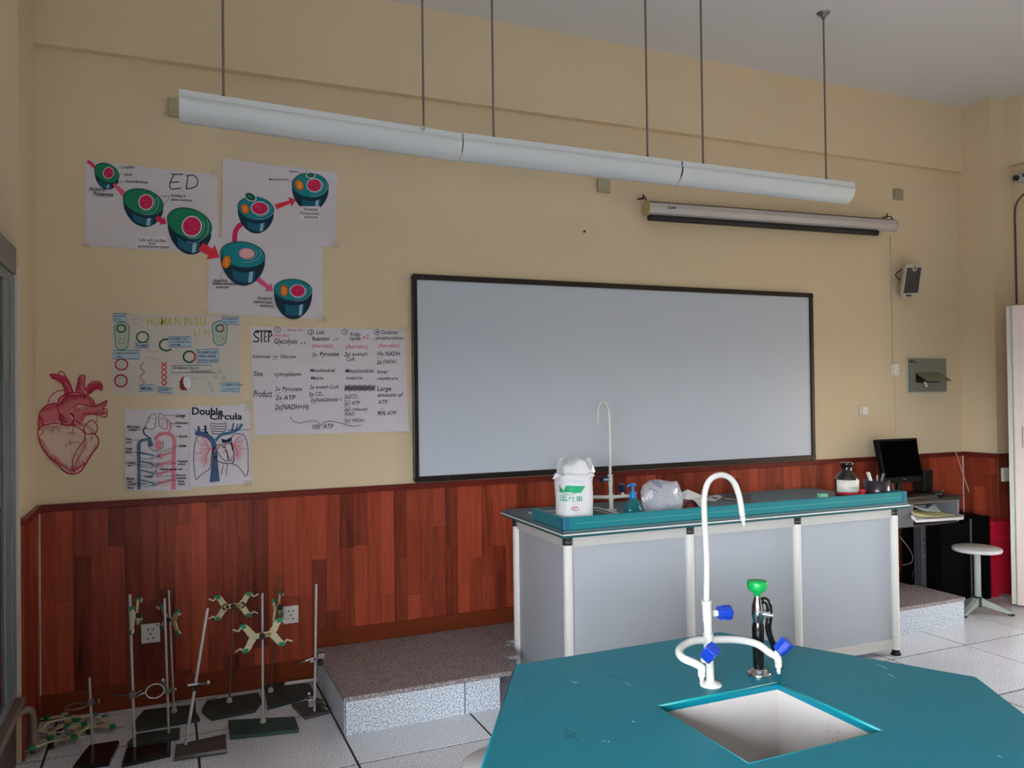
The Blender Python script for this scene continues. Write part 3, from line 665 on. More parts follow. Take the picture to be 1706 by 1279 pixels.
# ================================================================== HEXAGONAL TABLE
hexm = mat('teal_phenolic_top', (2, 118, 138), .38, spec=.35, noise=.05, nscale=5)
hexedge = mat('teal_chamfer', (14, 134, 140), .3)
HA, HB_ = flat_pt(855, 1104.5, HZ), flat_pt(1200, 1052, HZ)
HS = .728; HC = Vector(((HA.x+HB_.x)/2, HB_.y-.004-HS*math.sin(PI/3), 0))
ht = thing('hexagonal_table', 'large hexagonal teal-topped lab table with sunken sink in the foreground', 'table', HC)
hexp = [(HC.x+HS*math.cos(PI/3*k), HC.y+HS*math.sin(PI/3*k)) for k in range(6)]
def inset(k): return [(HC.x+(x-HC.x)*k, HC.y+(y-HC.y)*k) for x, y in hexp]
SX0, SX1, SY0, SY1 = flat_pt(1092, 1174, HZ).x, flat_pt(1296, 1135, HZ).x, flat_pt(1480, 1215, HZ).y, flat_pt(1294, 1135, HZ).y
# top with hole: ring of quads built by bmesh boolean-free fill
bm = bmesh.new()
outer = [bm.verts.new((x, y, HZ)) for x, y in hexp]; e = []
for i in range(6): e.append(bm.edges.new((outer[i], outer[(i+1) % 6])))
hole = [bm.verts.new((x, y, HZ)) for x, y in [(SX0, SY0), (SX1, SY0), (SX1, SY1), (SX0, SY1)]]
for i in range(4): e.append(bm.edges.new((hole[i], hole[(i+1) % 4])))
bmesh.ops.triangle_fill(bm, use_beauty=True, edges=e)
r = bmesh.ops.extrude_face_region(bm, geom=bm.faces[:])
for v_ in [g for g in r['geom'] if isinstance(g, bmesh.types.BMVert)]: v_.co.z -= .022
m = MB().bm(bm, hexm)
m.build('tabletop', ht)
# soft lighter edge around the sink cut-out and the outer edge band
m = MB(); cz = HZ-.001
for (a, b) in [((SX0, SY1), (SX1, SY1)), ((SX1, SY1), (SX1, SY0)), ((SX0, SY0), (SX0, SY1)), ((SX1, SY0), (SX0, SY0))]:
    m.tube([(a[0], a[1], HZ-.0035), (b[0], b[1], HZ-.0035)], .0042, hexedge, 8)
m.build('cutout_edge', ht)
m = MB()
for i in range(6): m.tube([(hexp[i][0], hexp[i][1], HZ-.006), (hexp[(i+1) % 6][0], hexp[(i+1) % 6][1], HZ-.006)], .006, hexm, 8)
m.build('outer_edge', ht)
porc = mat('stained_porcelain', (204, 198, 194), .3, noise=.12, nscale=7)
m = MB(); zb_ = HZ-.30; q = .004; T_ = .012
m.box((SX0-q-T_, SY0-q-T_, zb_), (SX1+q+T_, SY1+q+T_, zb_+.01), porc)
m.box((SX0-q-T_, SY0-q-T_, zb_), (SX0-q, SY1+q+T_, HZ-.023), porc).box((SX1+q, SY0-q-T_, zb_), (SX1+q+T_, SY1+q+T_, HZ-.023), porc)
m.box((SX0-q-T_, SY0-q-T_, zb_), (SX1+q+T_, SY0-q, HZ-.023), porc).box((SX0-q-T_, SY1+q, zb_), (SX1+q+T_, SY1+q+T_, HZ-.023), porc)
m.build('sink_basin', ht)
MB().cyl(((SX0+SX1)/2, (SY0+SY1)/2, zb_+.01), ((SX0+SX1)/2, (SY0+SY1)/2, zb_+.013), .035, steel, 20).build('drain', ht)
m = MB(); st = mat('pinkish_stain', (200, 152, 150), .5); rnd = random.Random(5)
for k in range(16):
    y = SY0+.16+rnd.uniform(-.03, .03); z = HZ-.05-rnd.uniform(0, .15); h = rnd.uniform(.003, .012)
    m.box((SX1+q-.0004, y, z), (SX1+q+.001, y+rnd.uniform(.001, .004), z+h), st)
for k in range(14):
    x = rnd.uniform(SX0+.02, SX1-.02); z = HZ-.05-rnd.uniform(0, .2); s_ = rnd.uniform(.0015, .003)
    m.box((x, SY1+q-.0004, z), (x+s_, SY1+q+.001, z+s_), mat('grey_speck', (120, 112, 108), .6))
tag(m.build('basin_stains', ht), kind='stuff')
bodyp = inset(.80)
for i in range(6):
    a = Vector(bodyp[i]+(0,)); b = Vector(bodyp[(i+1) % 6]+(0,)); d = (b-a).normalized(); n_ = Vector((d.y, -d.x, 0))
    T = Matrix(((d.x, n_.x, 0, a.x), (d.y, n_.y, 0, a.y), (0, 0, 1, 0), (0, 0, 0, 1))); L_ = (b-a).length
    m = MB(); m.T = T; m.box((.02, -.012, .09), (L_-.02, .0, HZ-.022), panel_m); m.build('side_panel', ht)
    m = MB().cyl((a.x, a.y, 0), (a.x, a.y, HZ-.022), .024, leg_m, 16); m.build('leg', ht)
# marks on the top
mk = mat('dark_mark', (16, 44, 50), .6); wk = mat('pale_scratch', (150, 190, 196), .6)
m = MB(); rnd = random.Random(11)
def scr(px, py, dx, dy, w_, mt):
    a = flat_pt(px, py, HZ+.0001); b = flat_pt(px+dx, py+dy, HZ+.0001); m.tube([a, (a+b)/2, b], [w_*.4, w_, w_*.4], mt, 4)
for (px, py, dx, dy) in [(950, 1134, 10, 3), (955, 1137, 8, -1), (1040, 1137, 12, 5), (944, 1152, 3, 1), (1003, 1234, 6, 1), (1012, 1235, 4, 0), (1478, 1122, 14, 6), (880, 1153, 3, 2), (1460, 1106, 20, 8), (1052, 1200, 5, 3), (1660, 1258, 10, 3)]: scr(px, py, dx, dy, .0009, wk)
for k in range(15):
    px, py = 950+rnd.uniform(-9, 9), 1224+rnd.uniform(-8, 8); scr(px, py, rnd.uniform(-7, 7), rnd.uniform(-4, 4), .0010, mk)
for k in range(16):
    px, py = 884+rnd.uniform(-14, 14), 1166+rnd.uniform(-14, 14); scr(px, py, 2, 1, .0006, mk)
for (px, py, dx, dy) in [(1013, 1125, 30, 8), (1090, 1190, 8, -5), (1666, 1259, 12, 4)]: scr(px, py, dx, dy, .0008, mk)
tag(m.build('surface_marks', ht), kind='stuff')

# ================================================================== STOOLS
seat_m = mat('pale_grey_seat', (206, 204, 204), .35); post_m = mat('grey_green_post', (158, 166, 160), .4)
def stool(label, c, h, rot, r=.155):
    c = Vector(c); t = thing('stool', label, 'stool', c, group='round lab stools')
    MB().lathe([(r*.80, h-.030), (r*.97, h-.026), (r, h-.016), (r*.985, h-.006), (r*.93, h), (0, h+.001)], c, seat_m, 40).build('seat', t)
    MB().cyl(c+Vector((0, 0, .09)), c+Vector((0, 0, h-.045)), .021, post_m, 18).build('post', t)
    MB().cyl(c+Vector((0, 0, h-.048)), c+Vector((0, 0, h-.028)), .034, post_m, 18, r2=.045).build('seat_plate', t)
    MB().cyl(c+Vector((0, 0, .045)), c+Vector((0, 0, .115)), .027, mat('dark_green_collar', (26, 44, 38), .4), 18).build('collar', t)
    for k in range(3):
        q = rot+2*PI*k/3; d = Vector((math.cos(q), math.sin(q), 0)); n_ = Vector((-d.y, d.x, 0))
        a0 = c+d*.02; a1 = c+d*.195
        v = [a0+n_*.016+Vector((0, 0, .105)), a0-n_*.016+Vector((0, 0, .105)), a1-n_*.012+Vector((0, 0, .026)), a1+n_*.012+Vector((0, 0, .026)),
             a0+n_*.016+Vector((0, 0, .055)), a0-n_*.016+Vector((0, 0, .055)), a1-n_*.012+Vector((0, 0, .008)), a1+n_*.012+Vector((0, 0, .008))]
        lg = MB().add(v, [(0,1,2,3), (7,6,5,4), (0,3,7,4), (1,5,6,2), (3,2,6,7), (0,4,5,1)], post_m).build('leg', t)
        MB().box(a1+Vector((-.016, -.016, 0)), a1+Vector((.014, .014, .010)), blackmat).build('foot', lg)
stool('round grey pedestal stool standing beside the black cabinet and the door', (5.119, -.655, 0), .45, math.atan2(-.794+.655, 5.241-5.119))
sc_ = flat_pt(800, 1243, .45)
stool('round grey stool tucked under the left side of the near hexagonal table', (sc_.x+.045, sc_.y-.148, 0), .45, .4)
p_ = flat_pt(1530, 1101, .0)

# ================================================================== RETORT STANDS
iron_b = mat('black_glossy_base', (12, 10, 10), .18); iron_g = mat('dark_green_base', (44, 56, 52), .5, noise=.25, nscale=14, bump=.3); iron_gr = mat('grey_iron_base', (70, 68, 66), .5, noise=.2, nscale=20)
rodm = mat('worn_steel_rod', (196, 190, 186), .3, metal=.35)
rodd = mat('rusty_rod', (104, 84, 78), .5, metal=.5)
yel = mat('cream_clamp_metal', (206, 196, 156), .45); ygr = mat('green_rubber', (18, 124, 84), .5); tan = mat('tan_label', (150, 118, 66), .6); caps = mat('pale_nut', (176, 172, 164), .5)
def slab(par, corners_px, th, mt, name='base', foot=None, z=None):
    P = [flat_pt(x, y, th) for x, y in corners_px]; n = len(P)
    v = [(p.x, p.y, th) for p in P]+[(p.x, p.y, .001) for p in P]
    fs = [tuple(range(n)), tuple(range(2*n-1, n-1, -1))]+[(i, (i+1) % n, (i+1) % n+n, i+n) for i in range(n)]
    return MB().add(v, fs, mt).build(name, par)
def stand(label, foot, topp, corners, mt, th=.018, r=.0055, cap=False, mr=None, lean=0):
    fp = flat_pt(foot[0], foot[1], th); tp = wall_pt(topp[0], topp[1], fp.y+lean)
    t = thing('retort_stand', label, 'lab stand', (fp.x, fp.y, 0), group='retort stands')
    slab(t, corners, th, mt)
    MB().cyl(fp, tp, r, mr or rodm, 10).build('rod', t)
    if cap: MB().lathe([(.014, 0), (.015, .008), (.012, .018), (.006, .024)], fp, caps, 14).build('rod_nut', t)
    return t, fp, tp
def along(fp, tp, py):
    """point of a rod seen at picture height py"""
    best = None
    for k in range(401):
        p = fp+(tp-fp)*(k/400); d = p-CAM; y = 639.5-FPX*(d.dot(up))/(d.dot(fw))
        if best is None or abs(y-py) < best[0]: best = (abs(y-py), p)
    return best[1]
clamp_proto = {}
def clamp_shapes(root):
    """double burette clamp, local axes: X across, Z up, Y away"""
    th = .008
    def arcp(sx, sz):
        o = []
        for k in range(7):
            q = k/6; a = math.radians(10+q*88)
            o.append(((.042+.034*math.sin(a)*1.15)*sx, (.012+.056*(1-math.cos(a)))*sz, 0))
        return o
    m = MB(); m.box((-.045, -th/2, -.013), (.045, th/2, .013), yel, bev=.002); m.cyl((-.046, -th/2, 0), (-.046, th/2, 0), .020, yel, 16).cyl((.046, -th/2, 0), (.046, th/2, 0), .020, yel, 16)
    m.build('clamp_body', root, local=True)
    for sx in (-1, 1):
        for sz in (-1, 1):
            pts = [(.048*sx, 0, .010*sz), (.060*sx, 0, .022*sz), (.074*sx, 0, .046*sz), (.090*sx, 0, .062*sz)]
            sm = smoothline(pts, 4); m = MB(); n = len(sm)
            v = []; fs = []
            for i, p in enumerate(sm):
                t = (sm[min(i+1, n-1)]-sm[max(i-1, 0)]).normalized(); nn = Vector((-t.z, 0, t.x)); w_ = .0175-.004*i/n
                for (a, b) in ((1, 1), (-1, 1), (-1, -1), (1, -1)): v.append(p+nn*w_*a+Vector((0, th/2*b, 0)))
            for i in range(n-1):
                for k in range(4): fs.append((i*4+k, i*4+(k+1) % 4, (i+1)*4+(k+1) % 4, (i+1)*4+k))
            fs += [(0, 1, 2, 3), tuple(range(4*n-4, 4*n))]
            m.add(v, fs, yel); arm = m.build('clamp_arm', root, local=True)
            tip = sm[-1]
            m = MB(); m.box((tip.x-.016, -.010, tip.z-.012), (tip.x+.014, .010, tip.z+.010), ygr, bev=.003); m.build('rubber_jaw', arm, local=True)
            m = MB(); a = Vector((tip.x+.010*sx, -.006, tip.z-.002*sz)); b = a+Vector((.014*sx, -.004, -.016*sz)); c = b+Vector((.026*sx, 0, .013*sz))
            m.tube([a, b, c], .0048, mat('cream_wire', (222, 214, 190), .4), 6); m.build('spring_lever', arm, local=True)
    MB().cyl((-.004, -.004, 0), (-.004, -.032, 0), .014, blackmat, 14).build('clamp_knob', root, local=True)
    m = MB(); m.box((.012, -th/2-.0012, -.009), (.040, -th/2, .008), tan); m.build('label_plate', root, local=True)
def butterfly(label, loc, rot=(0, 0, 0), s=1.0):
    t = tag(empty('burette_clamp', loc), label, 'clamp', 'double burette clamps')
    if not clamp_proto:
        clamp_shapes(t); clamp_proto['o'] = t
    else:
        for ch in list(clamp_proto['o'].children): copy_tree(ch, t)
    t.rotation_euler = rot; t.scale = (s, s, s); return t

def boss(par, p, side=1, nm='boss_head'):
    p = Vector(p); m = MB().box(p+Vector((-.012, -.014, -.012)), p+Vector((.014, .014, .012)), steel_d, bev=.003)
    m.cyl(p+Vector((.012*side, -.008, 0)), p+Vector((.034*side, -.012, .003)), .004, steel_d, 8).cyl(p+Vector((.034*side, -.012, .003)), p+Vector((.040*side, -.013, .003)), .011, steel, 10)
    return m.build(nm, par)
def ring(par, p, c, rr, mt=None):
    """ring on an arm from rod point p to ring centre c"""
    mt = mt or rodm; p = Vector(p); c = Vector(c); d = (p-c); d.z = 0; d.normalize()
    m = MB().tube([p, c+d*rr], .004, mt, 8)
    m.tube([c+Vector((math.cos(2*PI*k/24)*rr, math.sin(2*PI*k/24)*rr, 0)) for k in range(25)], .004, mt, 8); return m.build('ring', par)

# A: short stand, black base
t, f, tp = stand('short retort stand with ring on a black plate, leftmost of the stands', (154, 1240), (149, 1128), [(141, 1250), (150, 1240), (196, 1233), (199, 1236), (182, 1269), (121, 1277)], iron_b, mr=rodm)
p = along(f, tp, 1169); boss(t, p); c = wall_pt(127, 1172, f.y-.03); ring(t, p, (c.x, c.y, p.z), .042, mat('brownish_ring', (128, 112, 104), .4, metal=.6))
# B: tall stand, black base
t, f, tp = stand('tall retort stand on a black plate with an edge-on clamp, left of the socket', (224, 1243), (216, 990), [(211, 1246), (285, 1235), (284, 1254), (203, 1272)], iron_b, r=.0065)
p = along(f, tp, 1155); m = MB(); q = wall_pt(191, 1158, f.y-.02); m.tube([q, (p.x, p.y-.02, p.z), wall_pt(236, 1150, f.y-.03)], .0042, steel_d, 8); m.box(Vector(p)+Vector((-.014, -.026, -.012)), Vector(p)+Vector((.012, .008, .012)), steel_d, bev=.002); m.build('cross_clamp', t)
c = wall_pt(258, 1151, f.y-.03); m = MB(); R_ = .034
m.tube([c+Vector((math.cos(2*PI*k/24)*R_*1.1, math.sin(2*PI*k/24)*R_*.5, math.sin(2*PI*k/24)*R_*.75)) for k in range(25)], .004, steel, 8)
m.tube([(p.x, p.y-.02, p.z-.012), c+Vector((-R_*1.1, 0, 0))], .004, steel, 8); m.build('ring', t)
pB = along(f, tp, 1027)
butterfly('double clamp seen edge-on at the top of the tall stand left of the socket', (pB.x+.020, pB.y-.005, pB.z+.005), (0, 0, math.radians(82)), .82)
# C: tall stand behind
t, f, tp = stand('tall thin retort stand on a dark green plate just right of the left socket', (281, 1220), (274, 997), [(212, 1236), (230, 1221), (300, 1211), (299, 1226), (214, 1240)], iron_g, mr=rodm)
p = along(f, tp, 1150); boss(t, p, 1)
m = MB().ball(wall_pt(271, 1133, f.y-.02), .011, steel, 12); m.tube([wall_pt(271, 1133, f.y-.02), (p.x, p.y, p.z)], .004, steel_d, 8); m.build('clamp_screw', t)
pC = along(f, tp, 1030)
# D: thin rod with nut, butterfly edge-on
t, f, tp = stand('thin retort stand with pale rod nut and twisted clamp, second behind the left socket', (290, 1186), (281, 983), [(222, 1203), (240, 1182), (320, 1173), (333, 1196), (228, 1213)], iron_g, r=.0048, cap=True, mr=rodm)
pD = along(f, tp, 1030)
butterfly('double clamp turned sideways on the thin rod beside the left socket', (pD.x, pD.y-.015, pD.z), (0, 0, math.radians(-62)), .82)
# E: tilted rod
t, f, tp = stand('retort stand with leaning rod on a grey iron plate, in front of the clamp stands', (309, 1240), (346, 1013), [(293, 1240), (376, 1222), (378, 1250), (291, 1263)], iron_gr, th=.012, r=.0072, lean=.09)
m = MB(); a = flat_pt(291, 1263, .012); b = flat_pt(378, 1250, .012); m.tube([a, b], .009, mat('bright_flange', (120, 118, 118), .45, metal=.5), 6); m.build('flange', t)
p = along(f, tp, 1138)
m = MB().box(p+Vector((-.035, -.02, -.006)), p+Vector((.020, .016, .006)), steel, bev=.004).cyl(p+Vector((.01, -.02, 0)), p+Vector((.05, -.03, .004)), .0045, steel_d, 8).ball(p+Vector((.052, -.03, .006)), .011, steel, 10).box(p+Vector((-.010, -.014, -.03)), p+Vector((.012, .012, -.006)), blackmat)
m.build('boss_head', t)
# F
t, f, tp = stand('retort stand with large cream clamp, behind and left of the front clamp stand', (382, 1169), (390, 970), [(336, 1181), (345, 1166), (430, 1153), (437, 1166), (425, 1181), (352, 1195)], iron_g, r=.0045, cap=True, mr=rodd)
pF = along(f, tp, 1008)
butterfly('cream and green double clamp facing forward, highest and leftmost of the pair', (pF.x, pF.y-.012, pF.z), (0, math.radians(2), math.radians(8)), .86)
# G
t, f, tp = stand('retort stand with cream clamp on a green plate, nearest of the clamp stands', (438, 1203), (437, 988), [(380, 1199), (491, 1193), (498, 1214), (383, 1226)], mat('green_base', (36, 66, 62), .5, noise=.2, nscale=15), r=.0055, cap=True)
pG = along(f, tp, 1056)
butterfly('cream and green double clamp facing forward, lower and nearer of the pair', (pG.x, pG.y-.014, pG.z), (0, math.radians(-5), math.radians(-4)), .92)
# H
t, f, tp = stand('retort stand against the wall with a twisted clamp beside the right socket', (451, 1152), (464, 960), [(440, 1142), (470, 1133), (515, 1139), (524, 1152), (498, 1163), (446, 1177)], iron_g, r=.0045, cap=True, mr=rodd)
pH = along(f, tp, 1010)
butterfly('double clamp turned sideways just left of the right socket', (pH.x, pH.y-.02, pH.z), (0, 0, math.radians(70)), .86)
# I
t, f, tp = stand('retort stand on a small iron plate beside the granite platform, two screw clamps', (524, 1184), (527, 973), [(486, 1172), (530, 1162), (551, 1183), (508, 1194)], iron_gr, th=.016, r=.0062)
p = along(f, tp, 1097)
m = MB(); m.tube([wall_pt(497, 1106, p.y-.01), wall_pt(516, 1098, p.y-.015), (p.x, p.y-.012, p.z)], .0045, steel, 8); m.box(p+Vector((-.03, -.02, -.012)), p+Vector((-.008, .01, .012)), steel, bev=.003).box(p+Vector((.012, -.016, .0)), p+Vector((.045, .012, .024)), steel, bev=.003).cyl(p+Vector((.02, -.01, -.014)), p+Vector((.02, -.03, -.018)), .014, blackmat, 12)
m.build('cross_clamp', t)
p = along(f, tp, 1168); m = MB().box(p+Vector((-.034, -.02, -.02)), p+Vector((-.006, .01, .02)), steel, bev=.004).cyl(p+Vector((-.02, -.012, .02)), p+Vector((-.03, -.02, .045)), .005, steel, 8).ball(p+Vector((-.03, -.02, .048)), .010, steel, 10).cyl(p+Vector((.004, 0, 0)), p+Vector((.035, -.01, -.006)), .012, blackmat, 12)
m.build('screw_clamp', t)
m = MB(); a, b = flat_pt(540, 1160, .016), flat_pt(520, 1176, .016); m.tube([flat_pt(525, 1172, .03), flat_pt(546, 1181, .03)], .006, steel_d, 8); m.build('stop_screw', t)
# bright floor trim and worn baseboard edge at the wall foot, as bars
tag(MB().tube([flat_pt(474, 1139, .030), flat_pt(530, 1131, .030)], .010, mat('chalky_white', (210, 204, 196), .6), 8).build('white_trim_strip'), 'short chalky white strip of floor trim at the wall beside the platform', 'stick')
tag(MB().tube([flat_pt(288, 1170, .010), flat_pt(362, 1159, .010)], .005, caps, 8).build('baseboard_edge_strip'), 'thin pale worn baseboard edge along the floor at the foot of the dark panelling', 'rod')
# clamps lying in a heap in the corner
lay = [((100, 1212), 40, 8, 'double clamp lying on its side in the corner heap, nearest the cabinet'), ((86, 1236), 15, -12, 'double clamp at the front of the heap in the left corner'),
       ((150, 1212), 20, 6, 'double clamp lying behind the short stand in the left corner'), ((118, 1194), -35, -8, 'double clamp at the back of the heap by the wall')]
for (px, py), az, tl, lb in lay:
    q = flat_pt(px, py, .03)
    butterfly(lb, (q.x, q.y, .034), (math.radians(90+tl), 0, math.radians(az)), .9)
q = flat_pt(170, 1188, .02)
MB_ = MB(); q2 = flat_pt(75, 1208, .03)
tag(MB().tube(smoothline([flat_pt(62, 1228, .01), flat_pt(80, 1205, .05), flat_pt(112, 1196, .06)]), .006, mat('cream_wire', (0, 0, 0)), 8).build('clamp_rod'), 'thin cream rod sticking out of the heap of clamps in the corner', 'rod')

# ================================================================== ON THE BENCH
BT = DZ
def bp(px, py, y): return wall_pt(px, py, y)
from mathutils import noise as mnoise
# cotton bag -------------------------------------------------------------
def sac(cx, cy, z0, prof, n, mt, seed, wob=.07, sy=.8, fold=None):
    rnd = random.Random(seed); ph = [rnd.uniform(0, 6.28) for _ in range(8)]; v = []; fs = []
    for j, (r, z) in enumerate(prof):
        for i in range(n):
            q = 2*PI*i/n; k = 1+wob*(.5*math.sin(3*q+ph[0]+z*9)+.35*math.sin(7*q+ph[1]-z*22)+.28*math.sin(11*q+ph[2]+z*40))
            if fold: k *= fold(q, j/(len(prof)-1))
            v.append((cx+math.cos(q)*r*k, cy+math.sin(q)*r*k*sy, z0+z+wob*.10*r*math.sin(5*q+ph[3]+j)))
    for j in range(len(prof)-1):
        for i in range(n): fs.append((j*n+i, j*n+(i+1) % n, (j+1)*n+(i+1) % n, (j+1)*n+i))
    return MB().add(v+[(cx, cy, z0+prof[0][1])], fs+[(i, (i+1) % n, len(v)) for i in range(n)], mt, True)
BY = -.88
bc = bp(957, 858, BY); bl_ = bp(929, 830, BY); br_ = bp(985, 830, BY); R0 = (br_.x-bl_.x)/2
bag = thing('cotton_bag', 'white plastic bag of cotton wool with green printing standing by the bench sink', 'bag', (bc.x, BY, BT))
bagm = mat('white_bag_film', (236, 236, 238), .32, noise=.04, nscale=30, bump=.5, bscale=28)
hb_ = bp(957, 792, BY).z-BT
def crumpled(name, parent, c, prof, n, mt, seed, amt, sy=.85, fine=.5, top=None):
    """a lathed sack whose film is pushed in and out by noise, with ragged folds"""
    v = []; fs = []; off = Vector((seed*3.1, seed*1.7, seed*.9))
    for j, (r, z) in enumerate(prof):
        t_ = j/(len(prof)-1)
        for i in range(n):
            q = 2*PI*i/n; d = Vector((math.cos(q), math.sin(q), z*9))
            k = 1+amt*(mnoise.noise(d*1.6+off)+fine*mnoise.noise(d*5+off)+.3*abs(mnoise.noise(Vector((q*4, z*30, seed)))))*(.35+t_)
            zz = z+(top*mnoise.noise(Vector((math.cos(q)*3, math.sin(q)*3, seed))) if top and t_ > .6 else 0)
            v.append((c[0]+math.cos(q)*r*k, c[1]+math.sin(q)*r*k*sy, max(c[2], c[2]+zz)))
    for j in range(len(prof)-1):
        for i in range(n): fs.append((j*n+i, j*n+(i+1) % n, (j+1)*n+(i+1) % n, (j+1)*n+i))
    v.append((c[0], c[1], c[2]+prof[0][1])); fs += [(i, (i+1) % n, len(v)-1) for i in range(n)]
    return MB().add(v, fs, mt, True).build(name, parent)
from mathutils import noise as mnoise
P_ = [(R0*.86, 0), (R0*.97, .010)]+[(R0*(1.0+.03*k/9), .012+(hb_-.02)*k/9) for k in range(1, 10)]+[(R0*1.10, hb_*1.00), (R0*1.06, hb_*1.05), (R0*.94, hb_*1.04), (R0*.8, hb_*.98)]
crumpled('bag_body', bag, (bc.x, BY, BT), P_, 72, bagm, 3, .085, .8, .55, .016)
ctn = mat('cotton_wool', (240, 240, 242), .95, bump=.8, bscale=45)
bm = bmesh.new(); bmesh.ops.create_icosphere(bm, subdivisions=4, radius=1); cc_ = bp(961, 785, BY)
for v_ in bm.verts:
    d = v_.co.copy(); k = 1+.14*mnoise.noise(d*1.8+Vector((5, 0, 1)))+.06*mnoise.noise(d*5)
    v_.co = Vector((cc_.x+d.x*k*R0*.74, BY+d.y*k*R0*.66, cc_.z+d.z*k*.062))
MB().bm(bm, ctn, True).build('cotton', bag)
film = mat('clear_film', (226, 230, 236), .2, alpha=.7, bump=.4, bscale=50)
def flap(pts, depth, nm, par, mt):
    """thin crumpled piece of film with thickness"""
    m = MB(); n = len(pts); v = [Vector(p) for p in pts]+[Vector(p)+Vector((.001, depth, .0)) for p in pts]
    m.add(v, [tuple(range(n)), tuple(range(2*n-1, n-1, -1))]+[(i, (i+1) % n, (i+1) % n+n, i+n) for i in range(n)], mt, False); return m.build(nm, par)
flap([bp(928, 795, BY-.02), bp(927, 775, BY-.03), bp(932, 763, BY), bp(940, 760, BY+.02), bp(936, 767, BY+.01), bp(942, 775, BY+.03), bp(938, 792, BY)], .003, 'bag_lip', bag, film)
flap([bp(976, 792, BY), bp(979, 772, BY+.01), bp(975, 764, BY+.02), bp(983, 762, BY), bp(987, 772, BY-.02), bp(992, 785, BY-.02), bp(984, 795, BY-.04)], .003, 'bag_lip', bag, film)
flap([bp(928, 797, BY-.05), bp(920, 798, BY-.06), bp(927, 788, BY-.05), bp(934, 792, BY-.06)], .002, 'bag_lip', bag, bagm)
# printing on the bag, wrapped on its front
gp = mat('green_print', (40, 186, 130), .5); rp = mat('pink_print', (214, 60, 100), .5)
def wrapq(u, v): # u,v in picture px on the bag front -> point just proud of it
    q = bp(u, v, BY); dx = max(-.97, min(.97, (q.x-bc.x)/(R0*1.0))); return Vector((q.x, BY-.8*R0*1.07*math.sqrt(1-dx*dx)-.003, q.z))
def wstroke(m, pts, w_, mt):
    P = []
    for i in range(len(pts)-1):
        for k in range(4): P.append(wrapq(pts[i][0]+(pts[i+1][0]-pts[i][0])*k/4, pts[i][1]+(pts[i+1][1]-pts[i][1])*k/4))
    P.append(wrapq(*pts[-1])); m.tube(P, w_, mt, 5)
m = MB()
for k in range(9): wstroke(m, [(928.5+k*.1, 807.5+k*1.2), (961-k*.8, 807.5+k*1.2)], .0026, gp)
for k in range(6): wstroke(m, [(931+k*4.2, 812), (933+k*4.2, 816)], .0012, bagm)
wstroke(m, [(928, 818), (938, 822), (950, 817), (959, 809)], .0018, gp)
for (x, s_) in ((929, 0), (938, 1), (949, 2)):
    st_ = [[(0, 0), (6, 0)], [(0, 3), (6, 3)], [(1, 6.5), (7, 6)], [(3, 0), (2.5, 7)], [(0, 8), (7, 8)]] if s_ == 0 else ([[(1, 0), (0, 8)], [(0, 3), (3, 3)], [(5, -1), (4, 8), (7, 8)], [(4, 4), (7, 2)]] if s_ == 1 else [[(0, 0), (6, 0), (6, 8)], [(0, 0), (0, 8)], [(0, 3), (6, 3)], [(0, 6), (6, 6)], [(3, 0), (3, 8)]])
    for s2 in st_: wstroke(m, [(x+a*1.05, 824+b) for a, b in s2], .0016, gp)
m.build('green_print', bag)
m = MB(); wstroke(m, [(946+5.5*math.cos(a/10*2*PI), 844+3.2*math.sin(a/10*2*PI)) for a in range(11)], .0012, rp); wstroke(m, [(941, 845), (944, 842), (946, 845), (949, 842)], .001, rp)
m.build('pink_logo', bag)
# soap bottle --------------------------------------------------------------
SYY = -.86; s0 = bp(1055, 850, SYY)
soap = thing('soap_bottle', 'rounded clear teal liquid soap bottle with blue pump beside the bench faucet', 'bottle', (s0.x, SYY, BT))
sb_m = mat('teal_liquid', (60, 196, 204), .06, trans=.8, ior=1.35); sbl = mat('blue_pump', (10, 120, 190), .3)
wS = bp(1069, 845, SYY).x-bp(1041, 845, SYY).x; hS = bp(1055, 828, SYY).z-BT; R = wS/2
MB().lathe([(R*.80, 0), (R*.96, .006), (R*1.0, hS*.22), (R*.96, hS*.45), (R*.80, hS*.68), (R*.48, hS*.90), (R*.34, hS)], (s0.x, SYY, BT), sb_m, 28, sy=.7).build('bottle', soap)
hT = bp(1055, 807, SYY).z-BT
MB().cyl((s0.x, SYY, BT+hS-.004), (s0.x, SYY, BT+hS+.028), R*.38, sbl, 18).build('collar', soap)
MB().cyl((s0.x, SYY, BT+hS+.028), (s0.x, SYY, BT+hT-.004), R*.13, sbl, 10).tube([(s0.x+R*.35, SYY, BT+hT-.004), (s0.x, SYY-.002, BT+hT+.002), (s0.x-R*.45, SYY-.008, BT+hT), (s0.x-R*.85, SYY-.012, BT+hT-.008)], [.006, .008, .006, .004], sbl, 10).build('pump_head', soap)
# crumpled plastic bag ------------------------------------------------------
PY = -.84; pc = bp(1103, 850, PY); hw = (bp(1134, 830, PY).x-bp(1073, 830, PY).x)/2; hp = bp(1103, 797, PY).z-BT
pb = thing('plastic_bag', 'crumpled clear plastic bag with faint blue printing on the bench', 'plastic bag', (pc.x, PY, BT))
bm = bmesh.new(); bmesh.ops.create_icosphere(bm, subdivisions=3, radius=1)
from mathutils import noise as mnoise
for v_ in bm.verts:
    d = v_.co.copy(); k = 1+.22*mnoise.noise(d*1.5+Vector((3, 1, 2)))+.13*abs(mnoise.noise(d*3.3+Vector((1, 7, 2))))+.05*mnoise.noise(d*9)
    sq = 1/max(abs(d.x)**3+abs(d.y)**3+abs(d.z)**3, .3)**(1/3)
    p = d*k*(.45+.55*sq); v_.co = Vector((pc.x+p.x*hw*.93, PY+p.y*.075, max(BT+.001, BT+hp*.49+p.z*hp*.50)))
